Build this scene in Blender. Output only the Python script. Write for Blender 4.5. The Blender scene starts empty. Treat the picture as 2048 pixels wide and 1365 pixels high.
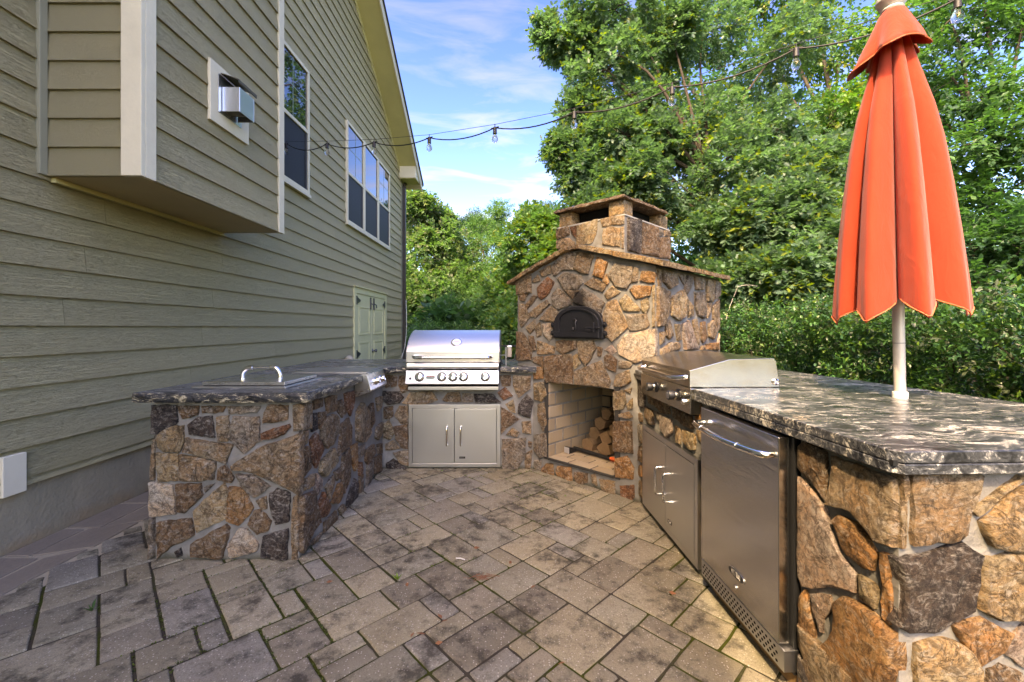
import bpy, bmesh, math, random
import numpy as np
from mathutils import Vector
random.seed(7); RNG = np.random.default_rng(7)
S = bpy.context.scene; C = S.collection
R = math.radians

# ------------------------------------------------------------------ camera, sky, sun, exposure
cam = bpy.data.objects.new('camera', bpy.data.cameras.new('camera')); C.objects.link(cam); S.camera = cam
cam.location = (0, 0, 1.3); cam.rotation_euler = (R(90), 0, 0)
cam.data.sensor_width = 36; cam.data.lens = 36*855/2048; cam.data.shift_y = -(682.5-655)/2048
cam.data.clip_start = .05; cam.data.clip_end = 3000
SUN_EL, SUN_AZ = R(50), R(27)            # azimuth: how far left of straight behind the camera
W = bpy.data.worlds.new('World'); S.world = W; W.use_nodes = True
wt = W.node_tree; wt.nodes.clear()
def wn(t, **k):
    n = wt.nodes.new(t)
    for a, v in k.items(): setattr(n, a, v)
    return n
sky = wn('ShaderNodeTexSky'); sky.sky_type = 'NISHITA'; sky.sun_disc = False
sky.sun_elevation = SUN_EL; sky.sun_rotation = R(180)+SUN_AZ
sky.air_density = 1.0; sky.dust_density = 2.0; sky.ozone_density = 4.0
bg = wn('ShaderNodeBackground'); bg.inputs['Strength'].default_value = .15
wo = wn('ShaderNodeOutputWorld')
tc = wn('ShaderNodeTexCoord')
sep = wn('ShaderNodeSeparateXYZ'); wt.links.new(tc.outputs['Generated'], sep.inputs[0])
# thin streaky cirrus: stretched noise on the sky direction
mp = wn('ShaderNodeMapping'); mp.inputs['Rotation'].default_value = (R(10), R(-24), R(12)); mp.inputs['Scale'].default_value = (1.6, 1.6, 8.5)
wt.links.new(tc.outputs['Generated'], mp.inputs[0])
nz = wn('ShaderNodeTexNoise'); nz.inputs['Scale'].default_value = 2.6; nz.inputs['Detail'].default_value = 9; nz.inputs['Roughness'].default_value = .58; nz.inputs['Distortion'].default_value = .5
wt.links.new(mp.outputs[0], nz.inputs['Vector'])
cr = wn('ShaderNodeValToRGB'); cr.color_ramp.elements[0].position = .46; cr.color_ramp.elements[1].position = .92
wt.links.new(nz.outputs[0], cr.inputs[0])
hz = wn('ShaderNodeMapRange'); hz.inputs['From Min'].default_value = .0; hz.inputs['From Min'].default_value = .16; hz.inputs['From Max'].default_value = .52; hz.inputs['To Min'].default_value = 1.5; hz.inputs['To Max'].default_value = .30
wt.links.new(sep.outputs['Z'], hz.inputs[0])
mu = wn('ShaderNodeMath', operation='MULTIPLY', use_clamp=True); wt.links.new(cr.outputs[0], mu.inputs[0]); wt.links.new(hz.outputs[0], mu.inputs[1])
mx = wn('ShaderNodeMix', data_type='RGBA'); mx.inputs[7].default_value = (3.6, 3.6, 3.7, 1)
wt.links.new(mu.outputs[0], mx.inputs[0])
hsv = wn('ShaderNodeHueSaturation'); hsv.inputs['Hue'].default_value = .512; hsv.inputs['Saturation'].default_value = 1.10; gam = wn('ShaderNodeGamma'); gam.inputs['Gamma'].default_value = 1.6; wt.links.new(sky.outputs[0], gam.inputs[0]); wt.links.new(gam.outputs[0], hsv.inputs['Color'])
wt.links.new(hsv.outputs[0], mx.inputs[6])
wt.links.new(mx.outputs[2], bg.inputs['Color']); wt.links.new(bg.outputs[0], wo.inputs[0])
sl = bpy.data.lights.new('sun', 'SUN'); sl.energy = 2.15; sl.angle = R(.53); sl.color = (1, .98, .95)
so = bpy.data.objects.new('sun', sl); C.objects.link(so)
tosun = Vector((-math.sin(SUN_AZ)*math.cos(SUN_EL), -math.cos(SUN_AZ)*math.cos(SUN_EL), math.sin(SUN_EL)))
so.rotation_euler = tosun.to_track_quat('Z', 'Y').to_euler(); so.location = (-6, -10, 14)
S.view_settings.view_transform = 'Standard'; S.view_settings.look = 'None'
S.view_settings.use_white_balance = True; S.view_settings.white_balance_temperature = 13500; S.view_settings.white_balance_tint = 14
S.view_settings.exposure = 1.65; S.view_settings.gamma = 1; S.view_settings.use_curve_mapping = False
S.render.engine = 'CYCLES'
S.cycles.use_denoising = True
S.cycles.max_bounces = 8; S.cycles.diffuse_bounces = 4; S.cycles.glossy_bounces = 4; S.cycles.transmission_bounces = 6; S.cycles.transparent_max_bounces = 12
S.cycles.caustics_reflective = False; S.cycles.caustics_refractive = False; S.cycles.sample_clamp_indirect = 6

# ------------------------------------------------------------------ helpers
def ray(x, y): return Vector(((x-1024)/855, 1, -(y-655)/855))
CAM = Vector((0, 0, 1.3))
def at(x, y, d): return CAM + ray(x, y)*d          # a point seen at photo pixel x, y at distance d along the view
class Frame:
    def __init__(s, O, U, N, V=(0, 0, 1)):
        s.O = Vector(O); s.U = Vector(U).normalized(); s.N = Vector(N).normalized(); s.V = Vector(V).normalized()
    def w(s, u, v, n=0): return s.O + s.U*u + s.V*v + s.N*n
    def px(s, x, y):
        r = ray(x, y); t = s.N.dot(s.O-CAM)/s.N.dot(r); p = CAM + r*t - s.O
        return (p.dot(s.U), p.dot(s.V))
class MB:
    def __init__(s): s.v = []; s.f = []
    def add(s, vs, fs):
        o = len(s.v); s.v += [Vector(a) for a in vs]; s.f += [tuple(i+o for i in f) for f in fs]; return s
    def hexa(s, p): return s.add(p, [(0, 3, 2, 1), (4, 5, 6, 7), (0, 1, 5, 4), (1, 2, 6, 5), (2, 3, 7, 6), (3, 0, 4, 7)])
    def box(s, x0, x1, y0, y1, z0, z1):
        return s.hexa([(x0, y0, z0), (x1, y0, z0), (x1, y1, z0), (x0, y1, z0), (x0, y0, z1), (x1, y0, z1), (x1, y1, z1), (x0, y1, z1)])
    def fbox(s, fr, u0, u1, v0, v1, n0, n1):   # n outward
        return s.hexa([fr.w(u0, v0, n1), fr.w(u0, v0, n0), fr.w(u1, v0, n0), fr.w(u1, v0, n1), fr.w(u0, v1, n1), fr.w(u0, v1, n0), fr.w(u1, v1, n0), fr.w(u1, v1, n1)])
    def prism(s, a, b):                        # two matching loops
        n = len(a); return s.add(list(a)+list(b), [tuple(range(n-1, -1, -1)), tuple(range(n, 2*n))]+[(i, (i+1) % n, n+(i+1) % n, n+i) for i in range(n)])
    def tube(s, pts, r, seg=8, cap=True):
        pts = [Vector(p) for p in pts]; rs = r if isinstance(r, (list, tuple)) else [r]*len(pts)
        up = None; rings = []
        for i, p in enumerate(pts):
            t = (pts[min(i+1, len(pts)-1)]-pts[max(i-1, 0)]).normalized()
            if up is None: up = t.orthogonal().normalized()
            up = (up - t*up.dot(t)); up = up.normalized() if up.length > 1e-6 else t.orthogonal().normalized()
            w = t.cross(up)
            rings.append([p + (up*math.cos(2*math.pi*k/seg) + w*math.sin(2*math.pi*k/seg))*rs[i] for k in range(seg)])
        vs = [q for g in rings for q in g]; fs = []
        for i in range(len(rings)-1):
            for k in range(seg):
                fs.append((i*seg+k, i*seg+(k+1) % seg, (i+1)*seg+(k+1) % seg, (i+1)*seg+k))
        if cap: fs += [tuple(range(seg-1, -1, -1)), tuple((len(rings)-1)*seg+k for k in range(seg))]
        return s.add(vs, fs)
    def lathe(s, c, axis, prof, seg=20):       # prof: (radius, along)
        c = Vector(c); a = Vector(axis).normalized(); u = a.orthogonal().normalized(); w = a.cross(u)
        vs = [c + a*h + (u*math.cos(2*math.pi*k/seg)+w*math.sin(2*math.pi*k/seg))*r for r, h in prof for k in range(seg)]
        m = len(prof)
        fs = [(i*seg+k, i*seg+(k+1) % seg, (i+1)*seg+(k+1) % seg, (i+1)*seg+k) for i in range(m-1) for k in range(seg)]
        fs += [tuple(range(seg-1, -1, -1)), tuple((m-1)*seg+k for k in range(seg))]
        return s.add(vs, fs)
def worldloc(o):
    l = Vector(o.location)
    while o.parent: o = o.parent; l += Vector(o.location)
    return l
def obj(name, mb, mat, parent=None, bevel=0, smooth=False, col=None, origin=None, seg=2, fix=True, sharp=None):
    base = worldloc(parent) if parent else Vector((0, 0, 0))
    org = Vector(origin) if origin is not None else base.copy()
    me = bpy.data.meshes.new(name)
    me.from_pydata([tuple(v-org) for v in mb.v], [], mb.f)
    if fix:
        bm = bmesh.new(); bm.from_mesh(me); bmesh.ops.recalc_face_normals(bm, faces=bm.faces[:]); bm.to_mesh(me); bm.free()
    me.materials.append(mat)
    o = bpy.data.objects.new(name, me); C.objects.link(o)
    if parent: o.parent = parent
    o.location = org-base
    if smooth:
        me.shade_smooth()
        if sharp: me.set_sharp_from_angle(angle=R(sharp))
    if bevel:
        b = o.modifiers.new('bevel', 'BEVEL'); b.width = bevel; b.segments = seg; b.limit_method = 'ANGLE'; b.angle_limit = R(35)
        if not smooth: me.shade_smooth(); b.harden_normals = True
    if col is not None: o.color = (*col, 1)
    return o
def tag(o, label, cat, group=None, kind=None):
    o['label'] = label; o['category'] = cat
    if group: o['group'] = group
    if kind: o['kind'] = kind
    return o
def thing(name, label, cat, loc=(0, 0, 0), group=None):
    o = bpy.data.objects.new(name, None); C.objects.link(o); o.location = loc; o.empty_display_size = .1
    return tag(o, label, cat, group)
def structure(o): o['kind'] = 'structure'; return o
def stuff(o): o['kind'] = 'stuff'; return o

# ------------------------------------------------------------------ materials
class G:
    def __init__(s, name, rough=.6, metal=0, spec=.5, base=(.5, .5, .5)):
        s.m = bpy.data.materials.new(name); s.m.use_nodes = True; s.t = s.m.node_tree
        s.b = s.t.nodes['Principled BSDF']; s.out = s.t.nodes['Material Output']
        s.b.inputs['Roughness'].default_value = rough; s.b.inputs['Metallic'].default_value = metal
        s.b.inputs['Specular IOR Level'].default_value = spec; s.b.inputs['Base Color'].default_value = (*base, 1)
    def n(s, t, ins=None, **props):
        x = s.t.nodes.new(t)
        for k, v in props.items(): setattr(x, k, v)
        for k, v in (ins or {}).items(): s.set(x.inputs[k], v)
        return x
    def set(s, sock, v):
        if isinstance(v, bpy.types.NodeSocket): s.t.links.new(v, sock)
        elif isinstance(v, bpy.types.Node): s.t.links.new(v.outputs[0], sock)
        elif isinstance(v, tuple) and len(v) == 3 and sock.type == 'RGBA': sock.default_value = (*v, 1)
        else: sock.default_value = v
    def P(s, **k):
        for a, v in k.items(): s.set(s.b.inputs[a.replace('_', ' ')], v)
    def math(s, op, a, b=0.0, c=0.0, clamp=False):
        x = s.n('ShaderNodeMath', {0: a, 1: b, 2: c}, operation=op); x.use_clamp = clamp; return x.outputs[0]
    def mix(s, f, a, b, mode='MIX'):
        x = s.n('ShaderNodeMix', {0: f, 6: a, 7: b}, data_type='RGBA', blend_type=mode); return x.outputs[2]
    def noise(s, vec, scale, detail=6, rough=.6, dist=0, out=0):
        x = s.n('ShaderNodeTexNoise', {'Scale': scale, 'Detail': detail, 'Roughness': rough, 'Distortion': dist})
        if vec is not None: s.set(x.inputs['Vector'], vec)
        return x.outputs[out]
    def ramp(s, f, stops, interp='LINEAR'):
        x = s.n('ShaderNodeValToRGB', {0: f}); x.color_ramp.interpolation = interp
        e = x.color_ramp.elements
        while len(e) < len(stops): e.new(.5)
        for q, (p, c) in zip(e, stops):
            q.position = p; q.color = (*c, 1) if isinstance(c, tuple) else (c, c, c, 1)
        return x.outputs[0]
    def obj(s): return s.n('ShaderNodeTexCoord').outputs['Object']
    def pos(s): return s.n('ShaderNodeNewGeometry').outputs['Position']
    def info(s): return s.n('ShaderNodeObjectInfo')
    def mapv(s, vec, scale=(1, 1, 1), rot=(0, 0, 0), loc=(0, 0, 0)):
        return s.n('ShaderNodeMapping', {0: vec, 'Location': loc, 'Rotation': rot, 'Scale': scale}).outputs[0]
    def vadd(s, a, b): return s.n('ShaderNodeVectorMath', {0: a, 1: b}, operation='ADD').outputs[0]
    def vscale(s, a, k): return s.n('ShaderNodeVectorMath', {0: a, 'Scale': k}, operation='SCALE').outputs[0]
    def bump(s, h, dist=.01, strength=1.0, prev=None):
        ins = {'Height': h, 'Distance': dist, 'Strength': strength}
        if prev is not None: ins['Normal'] = prev
        return s.n('ShaderNodeBump', ins).outputs[0]
def plain(name, base, rough=.6, metal=0, spec=.5, bump=0, bscale=60, vary=.15):
    g = G(name, rough, metal, spec); p = g.pos()
    n = g.noise(p, bscale*.15, 5)
    g.P(Base_Color=g.mix(n, tuple(c*(1-vary) for c in base), tuple(min(1, c*(1+vary)) for c in base)))
    if bump: g.P(Normal=g.bump(g.noise(p, bscale, 4), bump))
    return g.m

# painted fibre-cement boards: embossed cedar grain running along the board
def m_siding():
    g = G('siding_paint', .58, 0, .35); inf = g.info()
    p = g.vadd(g.obj(), g.vscale(inf.outputs['Random'], 37.0))
    grain = g.noise(g.mapv(p, (30, 1.6, 42)), 1.9, 5, .6, 1.2)
    fine = g.noise(g.mapv(p, (60, 3, 190)), 1.5, 3)
    lines = g.ramp(g.math('FRACT', g.math('MULTIPLY', grain, 9.0)), [(0, 0.0), (.5, 1.0), (1, 0.0)])
    base = g.mix(inf.outputs['Random'], (.545, .460, .255), (.60, .505, .285))
    base = g.mix(g.math('MULTIPLY', lines, .30), base, (.40, .335, .20))
    dirt = g.noise(g.pos(), .9, 4)
    base = g.mix(g.ramp(dirt, [(.45, 0.0), (.8, .35)]), base, (.48, .41, .25))
    g.P(Base_Color=base, Normal=g.bump(fine, .002, .6, g.bump(lines, .006, .9)))
    return g.m
SIDING = m_siding()
def m_trim(name, c):
    g = G(name, .55, 0, .35); p = g.pos()
    n = g.noise(p, 26, 4); l = g.noise(p, 2, 4)
    g.P(Base_Color=g.mix(g.ramp(l, [(.4, 0.0), (.75, 1.0)]), c, tuple(x*.88 for x in c)), Normal=g.bump(n, .003, .5))
    return g.m
TRIM = m_trim('trim_paint', (.74, .65, .47))
SOFFIT = m_trim('soffit_paint', (.66, .58, .29))
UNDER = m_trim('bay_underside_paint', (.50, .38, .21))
DOORP = m_trim('door_paint', (.70, .64, .36))
SIDETRIM = m_trim('matching_trim_paint', (.30, .285, .20))
WHITEP = m_trim('white_block_paint', (.74, .66, .50))
def m_found():
    g = G('foundation_paint', .8, 0, .2); p = g.pos(); sp = g.n('ShaderNodeSeparateXYZ', {0: p})
    n = g.noise(p, 3.2, 6); h = g.math('ADD', sp.outputs['Z'], g.math('MULTIPLY', n, .16))
    f = g.ramp(h, [(.10, (.30, .19, .10)), (.17, (.30, .25, .18)), (.26, (.345, .28, .185)), (.6, (.335, .27, .18))])
    st = g.ramp(g.noise(g.mapv(p, (1, 2.2, .8)), 2.4, 7, .66, .5), [(.42, 0.0), (.66, .75)])
    f = g.mix(st, f, (.22, .19, .13)); g.P(Base_Color=g.mix(g.math('MULTIPLY', g.noise(p, 16, 6, .7), .7), f, (.36, .31, .23)), Normal=g.bump(g.noise(p, 30, 7, .7), .010)); return g.m
FOUND = m_found()
ROOFM = plain('roof_shingle', (.05, .048, .045), .9, bump=.004, bscale=30)
BROWNMETAL = plain('brown_downspout_paint', (.035, .028, .022), .45)
def m_glass():
    g = G('window_glass', .015, 0, .5, (.012, .016, .014)); g.P(IOR=2.3); return g.m
GLASS = m_glass()
def m_screen():
    g = G('insect_screen', .55, 0, .25); g.P(Base_Color=(.018, .018, .019), IOR=1.4); return g.m
SCREEN = m_screen()
DARKVINYL = plain('dark_sash_liner', (.045, .038, .034), .5)

def soot(g, x):      # smoke stain above the oven mouth, with its own ragged outline
    P = g.pos(); d = g.n('ShaderNodeVectorMath', {0: P, 1: (.555, 3.565, 1.52)}, operation='DISTANCE').outputs['Value']
    k = g.math('ADD', d, g.math('MULTIPLY', g.math('SUBTRACT', g.noise(P, 14, 6, .7), .5), .16))
    return g.mix(g.ramp(k, [(.05, .93), (.13, 0.0)]), x, (.018, .016, .014))
def m_stone():
    g = G('field_stone', .85, 0, .25); inf = g.info(); c = inf.outputs['Color']
    p = g.vadd(g.obj(), g.vscale(inf.outputs['Random'], 61.0))
    a = g.noise(p, 8, 8, .66, .9); b = g.noise(g.mapv(p, (1, 1, 1.9), (.4, .3, 0)), 19, 8, .72, 1.4); f = g.noise(p, 85, 6, .78, .3); k = g.noise(p, 13, 9, .76, 2.0)
    dark = g.mix(1.0, c, (.30, .27, .26), 'MULTIPLY'); rust = g.mix(1.0, c, (1.06, .84, .66), 'MULTIPLY'); pale = g.mix(.55, c, (.56, .50, .42))
    x = g.mix(g.ramp(a, [(.42, 0.0), (.56, .9)]), c, rust)
    x = g.mix(g.ramp(b, [(.50, 0.0), (.62, .95)]), x, pale)
    x = g.mix(g.ramp(k, [(.48, 0.0), (.60, .85)]), x, dark)
    x = g.mix(g.ramp(f, [(.34, .85), (.52, 0.0)]), x, dark)
    x = g.mix(g.ramp(f, [(.56, 0.0), (.72, .55)]), x, pale)
    ck = g.math('ABSOLUTE', g.math('SUBTRACT', g.noise(p, 6.5, 9, .62, 1.1), .5)); crack = g.ramp(ck, [(.0, 1.0), (.016, 0.0)])
    x = g.mix(g.math('MULTIPLY', crack, .75), x, g.mix(1.0, c, (.16, .13, .11), 'MULTIPLY'))
    gr = g.noise(p, 260, 3, .8); x = g.mix(g.ramp(gr, [(.36, .32), (.48, 0.0)]), x, dark)
    x = soot(g, x)
    hgt = g.math('SUBTRACT', g.math('ADD', g.noise(p, 22, 10, .76, .7), g.math('MULTIPLY', f, .30)), g.math('MULTIPLY', crack, .16))
    g.P(Base_Color=x, Normal=g.bump(hgt, .034, 1.0), Roughness=.86); return g.m
STONE = m_stone()
def m_mortar():
    g = G('mortar', .9, 0, .2); p = g.pos(); sp = g.n('ShaderNodeSeparateXYZ', {0: p})
    n = g.noise(p, 7, 6); f = g.noise(p, 110, 5, .7)
    x = g.ramp(n, [(.3, (.150, .140, .122)), (.55, (.215, .203, .180)), (.75, (.32, .305, .275))])
    moss = g.math('MULTIPLY', g.ramp(g.math('ADD', sp.outputs['Z'], g.math('MULTIPLY', g.noise(p, 6, 5), .09)), [(.045, 1.0), (.085, 0.0)]), .8)
    x = soot(g, g.mix(moss, x, (.045, .045, .02)))
    g.P(Base_Color=x, Normal=g.bump(g.math('ADD', g.noise(p, 18, 6), g.math('MULTIPLY', f, .3)), .016, .8)); return g.m
MORTAR = m_mortar()
def m_granite():
    g = G('granite', .15, 0, .5); p = g.pos()
    w = g.vadd(p, g.vscale(g.noise(p, 2.6, 5, .55, 0, 1), .34))
    a = g.noise(g.mapv(w, (1.7, 8.5, 8.5), (0, 0, R(12))), 2.5, 10, .72, .9); b = g.noise(g.mapv(w, (4, 16, 16), (0, 0, R(8))), 4.2, 8, .78, .6); s = g.noise(p, 150, 4, .8)
    big = g.noise(p, 1.6, 3)
    vein = g.math('ADD', a, g.math('MULTIPLY', g.math('SUBTRACT', b, .5), .75))
    vein = g.math('ADD', vein, g.math('MULTIPLY', g.math('SUBTRACT', s, .5), .34))
    vein = g.math('ADD', vein, g.math('MULTIPLY', g.math('SUBTRACT', big, .5), .22))
    x = g.ramp(vein, [(.38, (.014, .015, .017)), (.51, (.056, .060, .064)), (.57, (.125, .128, .13)), (.615, (.42, .40, .35)), (.76, (.70, .66, .58))])
    gold = g.ramp(g.noise(p, 3.3, 4), [(.55, 0.0), (.68, 1.0)])
    x = g.mix(g.math('MULTIPLY', gold, g.ramp(vein, [(.57, 0.0), (.62, .75), (.7, 0.0)])), x, (.46, .27, .09))
    g.P(Base_Color=x, Roughness=g.ramp(g.noise(p, 7, 5), [(.3, .22), (.7, .38)]), Normal=g.bump(g.noise(p, 90, 3), .0006, .5)); return g.m
GRANITE = m_granite()
def m_granite_edge():
    g = G('granite_chiselled_edge', .4, 0, .5); p = g.pos()
    w = g.mapv(g.vadd(p, g.vscale(g.noise(p, 5, 4, .5, 0, 1), .1)), (3, 3, 11), (R(14), R(14), 0))
    a = g.noise(w, 5, 7, .7, .8); s = g.noise(p, 130, 4, .8)
    v = g.math('ADD', a, g.math('MULTIPLY', g.math('SUBTRACT', s, .5), .25))
    x = g.ramp(v, [(.42, (.008, .009, .011)), (.53, (.03, .03, .03)), (.57, (.24, .20, .13)), (.64, (.50, .43, .30))])
    g.P(Base_Color=x, Normal=g.bump(g.noise(p, 45, 5, .7), .010, .8)); return g.m
GEDGE = m_granite_edge()
def m_steel(name, base, rough, along='x', bmp=.00025, stain=0.0, wave=0.0):
    g = G(name, rough, 1.0, .5); p = g.obj()
    sc = {'x': (3, 300, 300), 'y': (300, 3, 300), 'z': (300, 300, 3)}[along]
    br = g.noise(g.mapv(p, sc), 1.0, 4, .7); sm = g.noise(g.pos(), 5, 5, .6, .8)
    x = g.mix(br, tuple(c*.96 for c in base), base)
    if stain: x = g.mix(g.math('MULTIPLY', g.ramp(g.noise(g.pos(), 7, 5, .6, .5), [(.48, 0.0), (.68, 1.0)]), stain), x, (.42, .27, .11))
    r = g.math('ADD', g.math('MULTIPLY', br, .10), g.math('ADD', g.math('MULTIPLY', sm, .14), rough-.10))
    pv = g.bump(g.noise(g.mapv(g.pos(), (2.2, 2.2, 8.5)), 1.6, 3, .5, .6), wave, 1.0) if wave else None
    g.P(Base_Color=x, Roughness=r, Normal=g.bump(br, bmp, .6, pv)); return g.m
STEEL = m_steel('brushed_steel', (.62, .61, .59), .26, 'x')
STEELW = m_steel('grill_hood_steel', (.82, .81, .79), .34, 'x')
STEELD = m_steel('door_steel', (.60, .605, .61), .30, 'x', bmp=.00008)
STEELV = m_steel('fridge_door_steel', (.66, .635, .60), .19, 'z', wave=.0022)
STEELG = m_steel('griddle_lid_steel', (.60, .56, .48), .20, 'x', stain=.35)
CHROME = G('polished_steel', .10, 1.0, .5, (.78, .77, .75)).m
GALV = m_steel('galvanised_steel', (.70, .72, .73), .33, 'z')
IRON = plain('black_cast_iron', (.012, .012, .014), .42, 0, .5, bump=.0015, bscale=90)
BLACK = plain('black_plastic', (.012, .012, .012), .45)
SOOTSHADE = plain('soot_and_shade_black', (.008, .0075, .007), .95, spec=.1)  # soot in the flue; elsewhere a near-black fill for shaded gaps
def m_brick():
    g = G('fire_brick', .85, 0, .25); inf = g.info(); p = g.vadd(g.obj(), g.vscale(inf.outputs['Random'], 11.0))
    x = g.mix(inf.outputs['Random'], (.27, .205, .135), (.36, .28, .19)); x = g.mix(g.ramp(g.noise(p, 9, 6, .6), [(.5, 0.0), (.75, .6)]), x, (.36, .24, .12))
    g.P(Base_Color=x, Normal=g.bump(g.noise(p, 60, 5), .003)); return g.m
BRICK = m_brick()
FIREMORTAR = plain('dark_fire_mortar', (.03, .027, .023), .9, bump=.003, bscale=40)
def m_log(end):
    g = G('split_wood_end' if end else 'log_bark', .85, 0, .2); inf = g.info(); p = g.vadd(g.obj(), g.vscale(inf.outputs['Random'], 13.0))
    if end: x = g.mix(g.noise(p, 40, 5, .7), (.15, .085, .042), (.30, .19, .105))
    else: x = g.mix(g.noise(g.mapv(p, (12, 12, 60)), 2, 6, .7), (.13, .08, .045), (.30, .19, .105))
    g.P(Base_Color=x, Normal=g.bump(g.noise(p, 45, 6, .7), .012)); return g.m
LOGEND, LOGBARK = m_log(True), m_log(False)
def m_paver():
    g = G('concrete_paver', .88, 0, .22); inf = g.info(); c = inf.outputs['Color']; P = g.pos()
    p = g.vadd(g.obj(), g.vscale(inf.outputs['Random'], 23.0))
    big = g.noise(p, 6, 6, .66)
    x = g.mix(g.ramp(big, [(.35, 0.0), (.65, 1.0)]), g.mix(1.0, c, (.82, .79, .76), 'MULTIPLY'), c)
    fine = g.noise(p, 190, 5, .8); mid = g.noise(p, 45, 6, .72)
    x = g.mix(g.ramp(fine, [(.36, .60), (.52, 0.0)]), x, (.11, .09, .068))
    x = g.mix(g.ramp(mid, [(.30, .40), (.48, 0.0)]), x, (.12, .098, .075))
    vo = g.n('ShaderNodeTexVoronoi', {'Vector': p, 'Scale': 95.0}); sp = g.math('LESS_THAN', vo.outputs['Distance'], .27)
    pick = g.math('GREATER_THAN', g.n('ShaderNodeSeparateColor', {0: vo.outputs['Color']}).outputs[0], .66)
    x = g.mix(g.math('MULTIPLY', g.math('MULTIPLY', sp, pick), .62), x, (.56, .50, .42))
    st = g.noise(P, 2.4, 8, .70, .6); st2 = g.noise(P, 11, 7, .74)
    grime = g.ramp(g.math('ADD', st, g.math('MULTIPLY', g.math('SUBTRACT', st2, .5), 1.0)), [(.49, 0.0), (.68, .80)])
    x = g.mix(grime, x, (.030, .025, .018))
    lum = g.math('ADD', g.math('MULTIPLY', fine, .6), mid)
    g.P(Base_Color=x, Normal=g.bump(lum, .010, .9)); return g.m
PAVER = m_paver()
def m_joint():
    g = G('joint_sand_and_moss', .95, 0, .15); P = g.pos()
    n = g.noise(P, 1.7, 5, .6); f = g.noise(P, 70, 5, .7)
    moss = g.mix(f, (.020, .026, .004), (.075, .085, .012)); sand = g.mix(f, (.030, .025, .018), (.085, .070, .050))
    g.P(Base_Color=g.mix(g.ramp(n, [(.46, 0.0), (.56, 1.0)]), sand, moss), Normal=g.bump(f, .012)); return g.m
JOINT = m_joint()
def m_slate():
    g = G('purple_flagstone', .8, 0, .3); inf = g.info(); p = g.vadd(g.obj(), g.vscale(inf.outputs['Random'], 9.0))
    x = g.mix(g.noise(p, 6, 6, .6), (.165, .13, .095), (.235, .19, .14)); g.P(Base_Color=x, Normal=g.bump(g.noise(p, 30, 6), .006)); return g.m
SLATE = m_slate()
SANDJ = plain('pale_sand_joint', (.34, .28, .19), .95, bump=.004, bscale=80)
def m_ground():
    g = G('lawn_soil', .95, 0, .1); P = g.pos()
    g.P(Base_Color=g.mix(g.noise(P, 1.2, 7), (.035, .05, .014), (.075, .075, .032)), Normal=g.bump(g.noise(P, 30, 6), .05)); return g.m
GROUND = m_ground()
def m_fabric():
    g = G('orange_canvas', .85, 0, .2); p = g.obj()
    wv = g.noise(g.mapv(p, (1, 1, .15)), 300, 3); l = g.noise(p, 4, 4)
    g.P(Base_Color=g.mix(l, (.44, .052, .026), (.50, .066, .032)), Normal=g.bump(wv, .001, .4, g.bump(g.noise(g.mapv(p, (1, 1, .35)), 16, 5, .6, .8), .012, .55))); g.b.inputs['Sheen Weight'].default_value = .25
    tr = g.n('ShaderNodeBsdfTranslucent', {'Color': (.70, .11, .035)}); ms = g.n('ShaderNodeMixShader', {0: .22, 1: g.b, 2: tr})
    g.t.links.new(ms.outputs[0], g.out.inputs[0]); return g.m
FABRIC = m_fabric()
HEM = plain('hem_binding', (.60, .16, .07), .8)
POLEM = plain('weathered_aluminium', (.62, .57, .50), .45, .25, bscale=20, vary=.25)
WHITEPL = plain('white_plastic', (.74, .73, .69), .4)
CREAMPL = plain('cream_finial_plastic', (.62, .59, .53), .45)
WIRE = plain('black_cable', (.012, .011, .010), .55)
STEELWIRE = plain('thin_steel_wire', (.05, .05, .05), .5, .5)
def m_bulb():
    g = G('clear_bulb_glass', .03, 0, .5, (.95, .93, .88)); g.P(IOR=1.45); g.b.inputs['Transmission Weight'].default_value = 1.0
    tr = g.n('ShaderNodeBsdfTransparent', {'Color': (.93, .92, .88)}); ms = g.n('ShaderNodeMixShader', {0: .5, 1: g.b, 2: tr}); g.t.links.new(ms.outputs[0], g.out.inputs[0]); return g.m
BULB = m_bulb()
FILAM = plain('brass_filament', (.5, .36, .15), .4, .8)
RED = plain('red_print', (.45, .02, .03), .5); ORANGE = plain('orange_grip', (.75, .13, .04), .5)
GREYMETAL = plain('grey_cast_metal', (.16, .16, .16), .4, .8)
BEIGESTONE = plain('beige_stone', (.50, .41, .30), .85, bump=.01, bscale=20)
def m_bark(c):
    g = G('bark', .9, 0, .2); p = g.pos(); n = g.noise(g.mapv(p, (7, 7, 1.6)), 3, 7, .7)
    g.P(Base_Color=g.mix(n, tuple(x*.55 for x in c), c), Normal=g.bump(n, .03)); return g.m
BARK = m_bark((.12, .095, .07)); BARKD = m_bark((.07, .055, .04))
def m_leaf(name, rough=.42, trans=.44, tcol=(1.2, 1.6, .7)):
    g = G(name, rough, 0, .45); a = g.n('ShaderNodeAttribute', attribute_name='tone').outputs['Color']
    g.P(Base_Color=a)
    tr = g.n('ShaderNodeBsdfTranslucent', {'Color': g.mix(1.0, a, tcol, 'MULTIPLY')})
    ms = g.n('ShaderNodeMixShader', {0: trans, 1: g.b, 2: tr}); g.t.links.new(ms.outputs[0], g.out.inputs[0]); return g.m
LEAF = m_leaf('leaf'); WAXY = m_leaf('waxy_leaf', .30, .25)
DRYLEAF = plain('dry_leaf', (.22, .085, .035), .8, bscale=200, vary=.5)
TWIG = plain('pale_twig', (.42, .37, .30), .8)
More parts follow.
